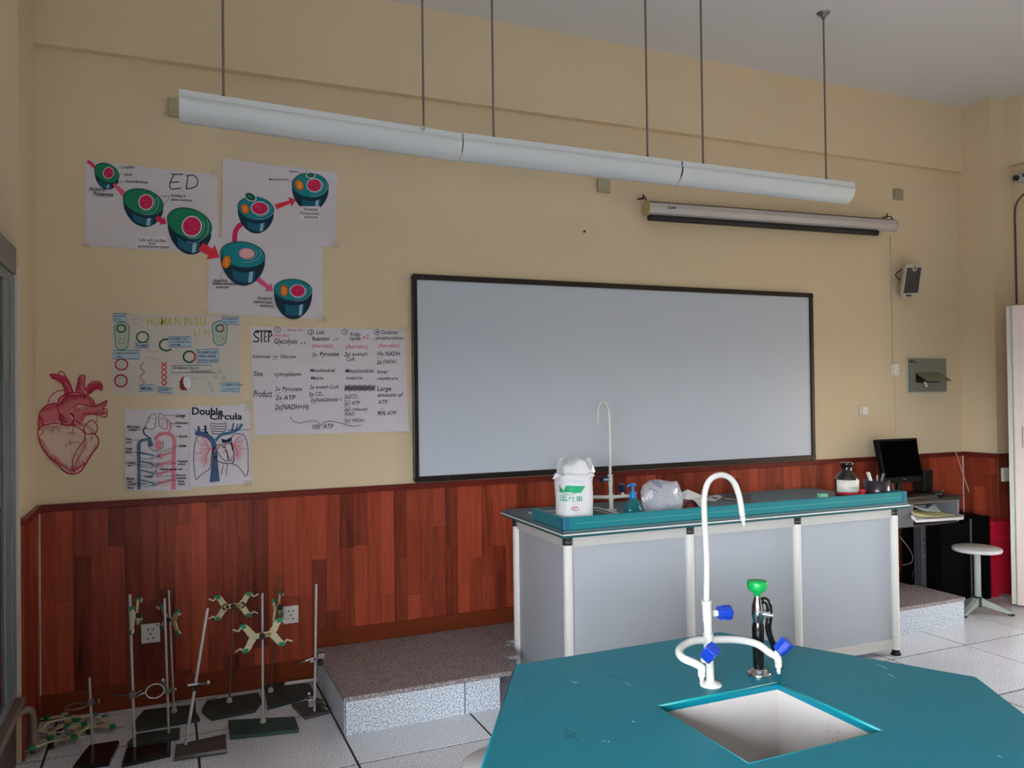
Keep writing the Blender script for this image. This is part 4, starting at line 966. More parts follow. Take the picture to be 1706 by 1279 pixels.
film2 = mat('crumpled_film', (222, 226, 234), .14, alpha=.5, bump=.6, bscale=24, spec=1.0)
MB().bm(bm, film2, False).build('bag_film', pb)
m = MB(); bpnt = mat('blue_print', (92, 104, 150), .6)
def fpt(px, py): 
    q = bp(px, py, PY-.078); return q
for (a, b) in [((1086, 800), (1090, 806)), ((1088, 801), (1102, 811)), ((1090, 806), (1101, 813)), ((1094, 803), (1103, 807)), ((1081, 813), (1083, 816)), ((1084, 814), (1095, 819)), ((1093, 800), (1098, 804)), ((1088, 822), (1092, 824))]:
    m.tube([fpt(*a), fpt(*b)], .0016, bpnt, 5)
m.build('print', pb)
m = MB(); m.box((pc.x-.05, PY-.03, BT+.004), (pc.x+.06, PY+.03, BT+.02), mat('white_paper', (226, 226, 226), .6), bev=.004); m.build('contents', pb)
# white paper sheets
pw = mat('white_paper', (226, 226, 226), .6)
a = [bp(1130, 822, -.70), bp(1146, 815, -.66), bp(1172, 826, -.66), bp(1168, 833, -.74), bp(1140, 834, -.78)]
m = MB(); n = len(a); lo = [(p.x, p.y, BT+.001) for p in a]; hi = [(p.x, p.y, max(BT+.004, p.z)) for p in a]
m.add(lo+hi, [tuple(range(n))[::-1], tuple(range(n, 2*n))]+[(i, (i+1) % n, (i+1) % n+n, i+n) for i in range(n)], pw)
tag(m.build('folded_paper'), 'folded white paper sheets on the bench behind the dark red pouch', 'paper')
y_ = -.62; a = bp(1178, 829, y_); 
m = MB()
for (p, q, r, s) in [((1172, 830), (1186, 826), (1200, 828), (1190, 833)), ((1180, 825), (1196, 822), (1204, 826), (1192, 829))]:
    P = [flat_pt(x, y+2, BT+.002) for x, y in (p, q, r, s)]; m.add([(v.x, v.y, BT+.0005) for v in P]+[(v.x, v.y, BT+.003) for v in P], [(3,2,1,0), (4,5,6,7), (0,1,5,4), (1,2,6,5), (2,3,7,6), (3,0,4,7)], pw)
tag(m.build('paper_scraps'), 'two flat white paper scraps on the bench behind the gooseneck of the near faucet', 'paper')
# dark red pouch
PYp = -.86; a = bp(1135, 842, PYp); b = bp(1168, 842, PYp); hP = bp(1148, 828, PYp).z-BT
pouch = thing('pouch', 'crumpled dark red and black pouch lying on the bench beside the plastic bag', 'pouch', ((a.x+b.x)/2, PYp, BT))
prm = mat('dark_red_leather', (110, 44, 40), .35, bump=.5, bscale=50); pbk = mat('black_leather', (26, 18, 18), .4)
v = []; fs = []; N_ = 14
for j in range(2):
    for i in range(N_+1):
        t_ = i/N_; x = a.x+(b.x-a.x)*t_; z = BT+hP*(.95*math.sin(PI*min(1, t_*1.05+.12))**.8*(1-.35*t_))+.002; v.append((x, PYp-.03+.06*j, max(BT+.004, z)))
for j in range(2):
    for i in range(N_+1): t_ = i/N_; v.append((a.x+(b.x-a.x)*t_, PYp-.034+.068*j, BT+.001))
K = N_+1
for i in range(N_): fs += [(i, i+1, K+i+1, K+i), (2*K+i, 2*K+i+1, i+1, i), (K+i, K+i+1, 3*K+i+1, 3*K+i)]
fs += [(0, K, 3*K, 2*K), (N_, K+N_, 3*K+N_, 2*K+N_)]
MB().add(v, fs, prm, True).build('body', pouch)
m = MB(); m.tube([(q[0], q[1]-.003, q[2]) for q in v[:K]], .0045, pbk, 6).tube([(q[0], q[1]-.003, BT+.35*(q[2]-BT)) for q in v[:K-2]], .003, pbk, 6); m.build('black_trim', pouch)
# phone / notebook
P = [flat_pt(x, y, BT+.012) for x, y in ((1206, 829), (1209, 821.5), (1251, 824), (1249, 832.5))]
nb = thing('notebook', 'small black notebook with tan page edge on the bench', 'notebook', (P[0].x, P[0].y, BT))
def quadbox(P, z0, z1, mt, g=1.0):
    c = sum((Vector(p) for p in P), Vector())/4; Q = [c+(Vector(p)-c)*g for p in P]
    return MB().add([(p.x, p.y, z0) for p in Q]+[(p.x, p.y, z1) for p in Q], [(3,2,1,0), (4,5,6,7), (0,1,5,4), (1,2,6,5), (2,3,7,6), (3,0,4,7)], mt)
quadbox(P, BT+.012, BT+.015, black).build('cover', nb); quadbox(P, BT, BT+.003, black).build('cover', nb); quadbox(P, BT+.003, BT+.012, mat('tan_pages', (186, 160, 122), .7), .97).build('pages', nb)
# mint corner object
q = bp(1358, 826, -.90)
tag(MB().prism([(q.x-.030, -.975), (q.x+.022, -.975), (q.x+.016, -.95), (q.x-.024, -.94)], BT, BT+.069, mat('mint_plastic', (132, 220, 180), .4)).build('mint_sponge'), 'small mint green sponge block against the bench rim', 'sponge')
# reagent bottle ----------------------------------------------------------
RY = -.88; rc0 = bp(1411, 820, RY); rw = (bp(1425, 805, RY).x-bp(1396.5, 805, RY).x)/2
rb = thing('reagent_bottle', 'dark brown glass reagent bottle with a white and red label on the bench', 'bottle', (rc0.x, RY, BT))
zt = lambda py: bp(1411, py, RY).z-BT
br = mat('amber_glass', (22, 9, 6), .06, spec=.7, coat=.5)
MB().lathe([(rw*.92, 0), (rw, .006), (rw, zt(799)), (rw*.95, zt(795)), (rw*.72, zt(789)), (rw*.45, zt(785)), (rw*.42, zt(777)), (rw*.44, zt(776))], (rc0.x, RY, BT), br, 32).build('bottle_glass', rb)
MB().lathe([(rw*.42, zt(777)), (rw*.56, zt(773.5)), (rw*.60, zt(771)), (rw*.50, zt(769.8)), (0, zt(769.5))], (rc0.x, RY, BT), br, 24).build('stopper', rb)
def wraplabel(c, r, z0, z1, a0, a1, mt, n=18, t=.0008):
    v = []; fs = []
    for i in range(n+1):
        q = a0+(a1-a0)*i/n
        for rr, z in ((r+t, z0), (r+t, z1), (r, z1), (r, z0)): v.append((c.x+math.cos(q)*rr, c.y+math.sin(q)*rr, z))
    for i in range(n):
        for k in range(4): fs.append((i*4+k, i*4+(k+1) % 4, i*4+4+(k+1) % 4, i*4+4+k))
    return MB().add(v, fs, mt, True)
cR = Vector((rc0.x, RY, 0)); A0, A1 = -PI/2-.40-1.35, -PI/2-.40+1.35
wraplabel(cR, rw, BT+zt(818), BT+zt(798), A0, A1, mat('label_paper', (236, 232, 222), .6)).build('label', rb)
wraplabel(cR, rw+.0006, BT+zt(822), BT+zt(818.5), A0, A1, mat('label_red', (206, 22, 44), .5)).build('red_band', rb)
m = MB(); 
for i, wd in enumerate((.10, .16, .08, .2, .12, .14)):
    q = -PI/2-.62+.13*i; m.box((rc0.x+math.cos(q)*(rw+.0012)-.0018, RY+math.sin(q)*(rw+.0012)-.0004, BT+zt(811)), (rc0.x+math.cos(q)*(rw+.0012)+.0018, RY+math.sin(q)*(rw+.0012)+.0004, BT+zt(809.5)), blackmat)
m.build('label_writing', rb)
# red cap and mug
q = bp(1437, 818, -.93)
tag(MB().lathe([(.017, 0), (.018, .003), (.018, .052), (.016, .056), (0, .057)], (q.x, -.93, BT), mat('label_red', (0, 0, 0)), 20).lathe([(.0195, .057), (.0205, .060), (.0205, .068), (.0185, .070), (0, .0705)], (q.x, -.93, BT), mat('red_cap', (200, 40, 50), .4), 20).build('red_jar'), 'small red capped jar between the reagent bottle and the mug', 'jar')
MY = -.93; mc = bp(1463, 815, MY); mw = (bp(1476, 808, MY).x-bp(1446, 808, MY).x)/2
mug = thing('pen_mug', 'dark metallic mug holding pens at the right end of the bench', 'mug', (mc.x, MY, BT))
mt_ = mat('dark_metal_mug', (72, 66, 74), .28, metal=.7); hM = bp(1463, 799, MY).z-BT
MB().lathe([(mw*.9, 0), (mw, .004), (mw, hM), (mw*.93, hM), (mw*.92, .006), (0, .006)], (mc.x-.01, MY, BT), mt_, 28).build('cup', mug)
MB().tube(smoothline([(mc.x+mw-.012, MY-.01, BT+hM*.85), (mc.x+mw+.020, MY-.015, BT+hM*.75), (mc.x+mw+.026, MY-.018, BT+hM*.5), (mc.x+mw+.016, MY-.016, BT+hM*.2), (mc.x+mw-.012, MY-.01, BT+hM*.12)]), .004, mt_, 8).build('handle', mug)
for (px0, px1, r_, mm, lb, py1) in [(1457, 1446, .0105, white_pl, 'thick white marker leaning left in the dark mug', 787), (1460, 1461, .005, steel_d, 'thin grey pen in the middle of the dark mug', 791), (1463, 1471, .0055, mat('grey_pen', (126, 130, 128), .4), 'grey pen leaning right in the dark mug', 789), (1466, 1474, .0035, mat('dark_pen', (34, 34, 40), .4), 'thin dark pen at the right rim of the dark mug', 788)]:
    b_ = bp(px1, py1, MY-.01 if r_ > .01 else MY+.01); f_ = Vector((mc.x-.012+(px0-1460)*.002, MY, BT+.012))
    tag(MB().cyl(f_, b_, r_, mm, 12).build('pen'), lb, 'pen', 'pens in the mug')

# ================================================================== COMPUTER CORNER
cdk = mat('computer_desk_black', (30, 28, 28), .4); cdg = mat('computer_desk_grey', (112, 116, 120), .5)
CF, CB = -.43, -.06; CT = .765
ck = thing('computer_desk', 'black and grey computer desk in the corner with a shelf of papers', 'desk', (4.75, CF, 0))
MB().box((4.52, CF, CT-.022), (5.27, CB, CT), cdk, bev=.004).build('desktop', ck)
MB().box((4.52, CF-.004, CT-.026), (5.26, CF+.004, CT-.020), steel_d).build('front_strip', ck)
MB().box((5.235, CF+.01, .585), (5.255, CB, CT-.022), cdg).build('side_panel', ck)
MB().box((4.56, CF+.01, .585), (4.795, CF+.03, CT-.024), cdg).build('side_panel', ck)
MB().box((4.56, CF+.02, .575), (5.255, CB, .590), cdk).build('shelf', ck)
lgm = mat('steel_leg_grey', (78, 82, 86), .4, metal=.3)
for x in (4.98,):
    lg = MB().box((x, -.33, .03), (x+.045, -.26, .575), lgm, bev=.004).build('leg', ck)
    m = MB()
    for k in range(5): m.cyl((x+.022, -.331, .46-.045*k), (x+.022, -.333, .46-.045*k), .008, (blackmat if k < 2 else steel), 10)
    m.build('adjusting_holes', lg); MB().box((x-.01, -.43, 0), (x+.055, -.08, .03), lgm).build('foot', lg)
lg = MB().box((4.60, -.33, .03), (4.645, -.26, .575), lgm).box((4.59, -.43, 0), (4.655, -.08, .03), lgm)
# standing on the platform edge side
lg = MB().box((4.60, -.30, PZ+.02), (4.645, -.24, .575), lgm).box((4.59, -.38, PZ), (4.655, -.08, PZ+.02), lgm).build('leg', ck)
# monitor
mo = thing('monitor', 'black flat computer monitor tilted back on the corner desk', 'monitor', (4.88, -.24, CT))
C4 = [wall_pt(1460, 732, -.20), wall_pt(1528, 729, -.20), wall_pt(1536, 801, -.26), wall_pt(1474, 805, -.26)]
nrm = (C4[1]-C4[0]).cross(C4[3]-C4[0]).normalized(); nrm = nrm if nrm.y < 0 else -nrm
def quadslab(C, t0, t1, mt, bev=.004):
    bm = bmesh.new(); vv = [bm.verts.new(p+nrm*t0) for p in C]+[bm.verts.new(p+nrm*t1) for p in C]
    for f in [(0,1,2,3), (7,6,5,4), (0,3,7,4), (1,5,6,2), (0,4,5,1), (3,2,6,7)]: bm.faces.new([vv[i] for i in f])
    if bev: bmesh.ops.bevel(bm, geom=bm.edges[:], offset=bev, segments=2, affect='EDGES')
    return MB().bm(bm, mt)
quadslab(C4, 0, -.035, mat('monitor_black', (18, 18, 20), .55, spec=.1)).build('housing', mo)
def inq(C, l, t, r, b): return [C[0]+(C[1]-C[0])*u+(C[3]-C[0])*v for u, v in ((l, t), (1-r, t), (1-r, 1-b), (l, 1-b))]
quadslab(inq(C4, .055, .05, .045, .12), .0005, -.003, mat('dark_screen', (5, 5, 6), .5, spec=.0), 0).build('screen', mo)
cc = C4[0]+(C4[1]-C4[0])*.48+(C4[3]-C4[0])*.94
MB().box(cc+Vector((-.012, -.004, -.003)), cc+Vector((.012, .003, .003)), steel_d).build('badge', mo)
mid = (C4[2]+C4[3])/2
MB().cyl((mid.x, mid.y+.05, CT+.012), (mid.x, mid.y+.03, CT+.16), .022, blackmat, 14).build('stand_neck', mo)
MB().lathe([(.10, 0), (.10, .008), (.03, .016)], (mid.x, mid.y+.05, CT), blackmat, 28, sy=.8).build('stand_foot', mo)
# keyboard, mouse, speaker, phone
kb = thing('keyboard', 'black keyboard lying in front of the monitor on the corner desk', 'keyboard', (4.86, -.37, CT))
MB().box((4.62, -.425, CT), (5.04, -.30, CT+.014), black, bev=.004).build('case', kb)
m = MB(); keym = mat('key_grey', (52, 52, 54), .4)
for r_ in range(5):
    for c_ in range(19): m.box((4.63+.0213*c_, -.418+.022*r_, CT+.014), (4.648+.0213*c_, -.400+.022*r_, CT+.021), keym)
tag(m.build('keys', kb), kind='stuff')
ms = thing('mouse', 'black computer mouse on the right end of the corner desk', 'mouse', (5.15, -.36, CT))
m = MB().ball((5.13, -.355, CT+.012), .050, black, 16, sy=.62, sz=.55); m.build('mouse_shell', ms)
m = MB().ball((5.13, -.385, CT+.035), .008, steel_d, 8); m.build('scroll_wheel', ms)
tag(MB().box((5.07, -.435, CT), (5.29, -.25, CT+.004), blackmat, bev=.001).build('mouse_mat'), 'black mouse mat under the mouse on the corner desk', 'mat')
ms.location.z += .004
spk = thing('desk_speaker', 'small black desk speaker just right of the monitor', 'speaker', (5.18, -.12, CT))
a = wall_pt(1538, 783, -.15); b = wall_pt(1553, 806, -.15)
MB().box((a.x, -.16, CT), (b.x, -.06, a.z), black, bev=.008).build('speaker_cabinet', spk)
MB().cyl((a.x*.5+b.x*.5, -.161, (a.z+CT)/2), (a.x*.5+b.x*.5, -.164, (a.z+CT)/2), .03, blackmat, 18).build('speaker_cone', spk)
# papers on the shelf
ppm = mat('white_paper', (226, 226, 226), .6)
def sheet(pts3, name, label, mt, th=.003, n=1, group=None):
    pts3 = [Vector((p.x, p.y, max(p.z, .5935+th))) for p in pts3]
    m = MB(); k = len(pts3); v = [Vector(p) for p in pts3]+[Vector(p)-Vector((0, 0, th)) for p in pts3]
    m.add(v, [tuple(range(k)), tuple(range(2*k-1, k-1, -1))]+[(i, (i+1) % k, (i+1) % k+k, i+k) for i in range(k)], mt); return tag(m.build(name), label, 'papers', group)
SZ = .592
w1 = lambda px, py, y: wall_pt(px, py, y)
sheet([w1(1518, 858, -.48), w1(1526, 866, -.50), w1(1560, 864, -.50), w1(1605, 861, -.46), w1(1606, 857, -.40), w1(1575, 855, -.30), w1(1530, 850, -.30)], 'white_papers', 'thick white paper roll at the bottom of the shelf under the computer desk', ppm, .018)
sheet([w1(1518, 853, -.44), w1(1532, 860, -.46), w1(1560, 860, -.46), w1(1590, 857, -.42), w1(1572, 852, -.30), w1(1530, 846, -.28)], 'yellow_papers', 'yellow-green patterned papers in the middle of the shelf pile', mat('yellowish_paper', (206, 204, 150), .6, noise=.25, nscale=40), .004)
sheet([w1(1520, 842, -.40), w1(1540, 850, -.42), w1(1568, 852, -.40), w1(1558, 838, -.30), w1(1548, 846, -.30), w1(1542, 841, -.28)], 'blue_papers', 'pale blue paper with a raised corner on top of the shelf pile', mat('pale_blue_paper', (186, 200, 208), .6), .003)
# black steel cabinet and red bin
bk = thing('black_cabinet', 'black steel cabinet box standing on the floor right of the computer desk', 'cabinet', (5.31, -.43, 0))
bkm = mat('black_steel', (8, 8, 9), .75, spec=.05)
MB().box((5.07, -.42, .0), (5.365, -.08, .572), bkm, bev=.004).build('left_box', bk)
MB().box((5.370, -.445, .0), (5.545, -.08, .604), bkm, bev=.004).build('right_box', bk)
MB().box((5.362, -.430, .01), (5.370, -.42, .595), mat('edge_grey', (92, 92, 94), .4)).build('door_edge', bk)
bn = thing('red_bin', 'red plastic bin between the black cabinet and the door', 'bin', (5.70, -.34, 0))
redm = mat('red_plastic', (178, 22, 46), .4)
m = MB(); 
for (z0, z1, x0, x1, x2, x3) in [(.02, .535, 5.590, 5.815, 5.575, 5.830)]:
    v = [(x0, -.44, z0), (x1, -.44, z0), (x1, -.31, z0), (x0, -.31, z0), (x2, -.455, z1), (x3, -.455, z1), (x3, -.30, z1), (x2, -.30, z1)]
    m.add(v, [(0,3,2,1), (4,5,6,7), (0,1,5,4), (1,2,6,5), (2,3,7,6), (3,0,4,7)], redm)
m.box((5.60, -.435, 0), (5.64, -.32, .02), redm).box((5.77, -.435, 0), (5.805, -.32, .02), redm)
m.build('bin_body', bn)
MB().box((5.565, -.465, .535), (5.840, -.29, .560), redm, bev=.005).build('rim', bn)
m = MB(); m.tube([(5.67, -.458, .42), (5.67, -.466, .44), (5.75, -.466, .44), (5.75, -.458, .42)], .005, redm, 6); m.build('handle', bn)
# cables under the computer desk
m = MB(); m.tube(smoothline([w1(1500, 895, -.2), w1(1512, 910, -.2), w1(1520, 925, -.2), w1(1518, 937, -.2), w1(1504, 941, -.2)]), .003, mat('grey_cable', (170, 166, 156), .5), 6)
tag(m.build('hanging_cable'), 'thin pale cable looping under the computer desk beside the bench leg', 'cable')
m = MB(); m.tube(smoothline([w1(1520, 965, -.2), w1(1521, 952, -.2), w1(1530, 946, -.2), w1(1545, 948, -.2), w1(1552, 960, -.2)]), .004, mat('dark_grey_cable', (70, 72, 72), .5), 6)
tag(m.build('floor_cable'), 'dark grey cable arching near the floor under the computer desk', 'cable')
# white bag of cotton / cable pile near the door
q = flat_pt(1672, 985, .0)

# ================================================================== WALL POSTERS (flat drawings on paper)
_tc = {}
# widths of the hand-written words, (word, left end): width
WID = {('Glycolysis', 318): 222,('Link', 718): 82,('Reaction', 680): 162,('(Aerobic)', 680): 200,('Krebs', 1040): 100,('cycle', 1036): 104,('(Aerobic)', 994): 214,('Oxidative', 1334): 158,('phosphorylation', 1282): 263,('(Aerobic)', 1305): 200,('Substrate', 116): 170,('1x', 308): 48,('Glucose', 378): 148,('2x', 680): 50,('Pyruvate', 752): 184,('2x acetyl-', 984): 231,('CoA', 1004): 80,('10x NADH', 1288): 227,('2x FADH', 1296): 178,('Site', 126): 89,('cytoplasm', 322): 254,('Mitochondrial', 662): 238,('Matrix', 668): 126,('Mitochondrial', 994): 272,('matrix', 1000): 164,('Inner', 1298): 106,('membrane', 1300): 196,('Product', 126): 178,('2x', 330): 54,('Pyruvate', 398): 188,('2x ATP', 334): 192,('2x(NADH+H)', 328): 322,('2x acetyl-CoA', 656): 280,('2x CO', 652): 124,('2x(NADH+H', 664): 258,('2x2CO', 986): 122,('2x1 ATP', 986): 148,('2x5 reduced', 986): 220,('NAD', 990): 92,('2x1 FADH', 986): 184,('Large', 1296): 136,('amount of', 1300): 245,('ATP', 1308): 90,('90% ATP', 1298): 182,('10%', 676): 84,('ATP', 790): 94,('(Aerobic)', 310): 160,('Anaerobic', 445): 152,('x1', 565): 55,('x2', 880): 48,('x2', 1156): 60,('Cytoplasm', 300): 85,('DNA', 322): 50,('Plasma Membrane', 330): 140,('Ancestral', 105): 100,('Prokaryote', 132): 122,('Infolding of', 610): 92,('plasma membrane', 612): 130,('Cells with nucleus', 405): 176,('endomembrane system', 405): 195,('and', 470): 44,('Plastid', 1342): 48,('Mitochondrion', 1215): 120,('Ancestral', 1430): 88,('Photosynthetic', 1408): 122,('eukaryote', 1432): 86,('Engulfing', 875): 84,('of aerobic heterotrophic', 868): 150,('prokaryote', 890): 78,('Ancestral', 1145): 90,('heterotrophic', 1120): 120,('eukaryote', 1160): 84,('Double', 1190): 222,('Circula', 1318): 232,('Lungs', 1078): 68,('Pulmonary', 1076): 92,('vein', 1080): 36,('Aorta', 1100): 60,('Liver', 1100): 58,('Pulmonary', 732): 92,('artery', 744): 58,('Vena', 722): 42,('cava', 724): 40,('Upper', 722): 50,('body', 722): 44,('Hepatic', 1090): 74,('artery', 1094): 54,('Hepatic', 728): 68,('vein', 732): 34,('Hepatic portal vein', 964): 162,('Kidney', 858): 60,('Renal', 728): 56,('vein', 736): 34,('Stomach,', 1080): 72,('intestines', 1082): 70,('Renal', 1094): 44,('artery', 1096): 50,('Lower', 734): 62,('Body', 734): 50}
def glyphs(s, bold=0.0, shear=0.0):
    k = (s, bold, shear)
    if k in _tc: return _tc[k]
    cu = bpy.data.curves.new('txt', 'FONT'); cu.body = s; cu.size = 1.0; cu.resolution_u = 3; cu.offset = bold; cu.shear = shear
    ob = bpy.data.objects.new('txt', cu); me = ob.to_mesh()
    vs_ = [(v.co.x, v.co.y) for v in me.vertices]; fs_ = [tuple(p.vertices) for p in me.polygons]
    ob.to_mesh_clear(); bpy.data.objects.remove(ob); bpy.data.curves.remove(cu)
    _tc[k] = (vs_, fs_); return _tc[k]
def ink(name, rgb): return mat('ink_'+name, rgb, .6, spec=.2)
K = ink('black', (30, 28, 34)); GY = ink('grey', (110, 106, 112)); MG = ink('magenta', (190, 30, 80)); PK = ink('pink', (206, 84, 122)); RD = ink('red', (196, 40, 48))
GN = ink('green', (20, 116, 78)); TL = ink('teal', (8, 124, 132)); BD = ink('deep_blue', (8, 44, 62)); BL = ink('blue', (36, 108, 156)); OR = ink('orange', (218, 116, 24)); YL = ink('yellow', (190, 176, 84))
DG = ink('dark_green', (16, 80, 48)); PP = ink('pale_pink', (226, 176, 176)); LB = ink('light_blue', (150, 186, 206)); BR = ink('brown', (120, 40, 30)); OB = ink('ochre', (176, 112, 60)); SL = ink('slate_blue', (76, 96, 136)); WH = ink('white', (226, 224, 228)); TD_ = ink('teal_line', (30, 90, 110)); RP = ink('rose', (214, 128, 140))
HR = ink('heart_red', (156, 22, 52)); LG = ink('light_green', (150, 190, 150)); PB = ink('pale_label_blue', (170, 190, 206))
class Sheet:
    def __init__(s, ox, oy, sc, y0=-.004):
        s.o = (ox, oy); s.s = sc; s.y = y0; s.mb = MB()
    def P(s, x, y): return wall_pt(s.o[0]+x/s.s, s.o[1]+y/s.s, s.y)
    def up(s, d=2.5e-5): s.y -= d
    def poly(s, pts, m):
        s.up(); s.mb.add([s.P(*p) for p in pts], [tuple(range(len(pts)))], m)
    def ell(s, cx, cy, rx, ry, m, rot=0, n=28, line=None, lw=3):
        c, q = math.cos(math.radians(rot)), math.sin(math.radians(rot))
        pts = [(cx+rx*math.cos(a)*c-ry*math.sin(a)*q, cy+rx*math.cos(a)*q+ry*math.sin(a)*c) for a in [2*PI*i/n for i in range(n)]]
        if m: s.poly(pts, m)
        if line: s.line(pts+[pts[0]], lw, line)
    def line(s, pts, w_, m, smooth=False, taper=False):
        if smooth: pts = [(p.x, p.y) for p in smoothline([(x, y, 0) for x, y in pts], 5)]
        s.up(); n = len(pts); v = []; closed = pts[0] == pts[-1] and n > 3
        for i in range(n):
            a = pts[i-1] if i else (pts[-2] if closed else pts[0]); b = pts[i+1] if i < n-1 else (pts[1] if closed else pts[-1])
            dx, dy = b[0]-a[0], b[1]-a[1]; L = math.hypot(dx, dy) or 1; hw_ = w_/2*((1-.75*i/(n-1)) if taper else 1)
            nx, ny = -dy/L*hw_, dx/L*hw_; v += [s.P(pts[i][0]+nx, pts[i][1]+ny), s.P(pts[i][0]-nx, pts[i][1]-ny)]
        s.mb.add(v, [(2*i, 2*i+1, 2*i+3, 2*i+2) for i in range(n-1)], m)
    def text(s, x, y, t, h, m=None, bold=.0, shear=.15, rot=0, sx=1.0, W=None):
        """x,y: left end of the base line, h: capital height"""
        m = m or K; s.up(); vs_, fs_ = glyphs(t, bold, shear); k = h/.70; c, q = math.cos(math.radians(rot)), math.sin(math.radians(rot))
        W = W or WID.get((t, x))
        if W: sx = W/(max(v[0] for v in vs_)*k)
        s.mb.add([s.P(x+k*(a*c*sx+b*q), y+k*(a*q*sx-b*c)) for a, b in vs_], fs_, m)
    def arrow(s, pts, w0, w1, head, m):
        s.up(); (x0, y0), (x1, y1) = pts[0], pts[-1]; dx, dy = x1-x0, y1-y0; L = math.hypot(dx, dy); dx /= L; dy /= L; nx, ny = -dy, dx; hx, hy = x1-dx*head, y1-dy*head
        s.poly([(x0+nx*w0, y0+ny*w0), (hx+nx*w1, hy+ny*w1), (hx+nx*head*.8, hy+ny*head*.8), (x1, y1), (hx-nx*head*.8, hy-ny*head*.8), (hx-nx*w1, hy-ny*w1), (x0-nx*w0, y0-ny*w0)], m)
    def done(s, parent, name='drawing'): return tag(s.mb.build(name, parent), kind='stuff')
def paper(name, label, corners, m, y0=-.001, th=.0018, cat='poster', group=None, curl=None):
    P = [wall_pt(x, y, y0-th) for x, y in corners]; N = 12; v = []; fs = []
    for back in (0, 1):
        for j in range(N+1):
            for i in range(N+1):
                u, t = i/N, j/N; p = P[0]*(1-u)*(1-t)+P[1]*u*(1-t)+P[2]*u*t+P[3]*(1-u)*t; p = p.copy()
                lift = 0
                if curl:
                    for (cu, cv, amt) in curl: 
                        d = math.hypot((u-cu), (t-cv)); lift += amt*max(0, 1-d/.22)**2
                p.y = y0-(0 if back else th)-lift; v.append(p)
    K_ = (N+1)**2
    for j in range(N):
        for i in range(N):
            a = j*(N+1)+i; fs += [(a, a+1, a+N+2, a+N+1), (K_+a+N+1, K_+a+N+2, K_+a+1, K_+a)]
    ring_ = [i for i in range(N+1)]+[(j+1)*(N+1)+N for j in range(N)]+[N*(N+1)+N-1-i for i in range(N)]+[(N-1-j)*(N+1) for j in range(N-1)]
    for k in range(len(ring_)):
        a, b = ring_[k], ring_[(k+1) % len(ring_)]; fs.append((a, b, K_+b, K_+a))
    m_ = MB().add(v, fs, m, False); o = m_.build(name); return tag(o, label, cat, group)
pap = mat('poster_paper', (214, 208, 214), .55, noise=.02, nscale=6)
pap_b = mat('poster_paper_beige', (204, 196, 186), .6, noise=.03, nscale=6)
tape = mat('clear_tape', (232, 224, 204), .3, alpha=.10)

def cell(s, cx, cy, rx, ry, rot, dep, top, nuc, nr, mito=None, chl=None, er=True, side=BD, nucm=MG):
    c, q = math.cos(math.radians(rot)), math.sin(math.radians(rot)); n = 30
    E = lambda a, k=1.0, oy=0: (cx+rx*k*math.cos(a)*c-ry*k*math.sin(a)*q, cy+rx*k*math.cos(a)*q+ry*k*math.sin(a)*c+oy)
    lowp = [(cx+(E(PI*i/n)[0]-cx)*(1-.10*math.sin(PI*i/n)), E(PI*i/n)[1]+dep*(.35+.65*math.sin(PI*i/n))) for i in range(n+1)]
    s.poly([E(PI*i/n) for i in range(n, -1, -1)]+lowp, side)
    # mid-tone and glint on the side
    s.poly([(cx+(E(a)[0]-cx)*.9, E(a)[1]+dep*.25) for a in [PI*(.25+.4*i/8) for i in range(9)]]+[(cx+(E(a)[0]-cx)*.8, E(a)[1]+dep*.80) for a in [PI*(.65-.4*i/8) for i in range(9)]], ink('side_blue', (20, 88, 110)))
    gx = E(PI*.36); s.poly([(gx[0]-rx*.06, gx[1]+dep*.25), (gx[0]+rx*.12, gx[1]+dep*.2), (gx[0]+rx*.06, gx[1]+dep*.8), (gx[0]-rx*.10, gx[1]+dep*.85)], LB)
    s.ell(cx, cy, rx, ry, top, rot, 34, BD, max(3, rx*.035))
    for k in (.90, .82): s.line([E(2*PI*i/26, k) for i in range(4, 20)], rx*.018, ink('dark_teal_line', (10, 70, 66)) if k > .85 else ink('mid_teal', (40, 140, 120)))
    if er:
        for k in (1.35, 1.6, 1.85):
            s.line([(nuc[0]+nr[0]*k*math.cos(a), nuc[1]+nr[1]*k*math.sin(a)*.95) for a in [PI*(-.15+.75*i/14) for i in range(15)]], rx*.022, LB if k != 1.6 else TD_)
    s.ell(nuc[0], nuc[1], nr[0]*1.12, nr[1]*1.12, WH if nucm == MG else PK, rot*.5); s.ell(nuc[0], nuc[1], nr[0], nr[1], nucm, rot*.5)
    rr = random.Random(int(cx))
    for k in range(9 if nucm == MG else 0):
        a = rr.uniform(0, 6.28); d = rr.uniform(.1, .7); s.line([(nuc[0]+nr[0]*d*math.cos(a), nuc[1]+nr[1]*d*math.sin(a)), (nuc[0]+nr[0]*d*math.cos(a+.7), nuc[1]+nr[1]*d*math.sin(a+.7))], nr[0]*.10, PK if k % 2 else ink('dark_magenta', (140, 16, 56)))
    if mito: s.ell(mito[0], mito[1], mito[2], mito[3], OR, mito[4], 18, BR, 3); s.line([(mito[0]-mito[2]*.3, mito[1]-mito[3]*.5), (mito[0]+mito[2]*.4, mito[1]-mito[3]*.1), (mito[0]-mito[2]*.3, mito[1]+mito[3]*.2), (mito[0]+mito[2]*.4, mito[1]+mito[3]*.5)], 5, ink('pale_orange', (240, 176, 96)), True)
    if chl: s.ell(chl[0], chl[1], chl[2]*1.2, chl[3]*1.25, WH, chl[4], 18); s.ell(chl[0], chl[1], chl[2], chl[3], DG, chl[4], 18); s.ell(chl[0], chl[1], chl[2]*.5, chl[3]*.45, GN, chl[4], 12)

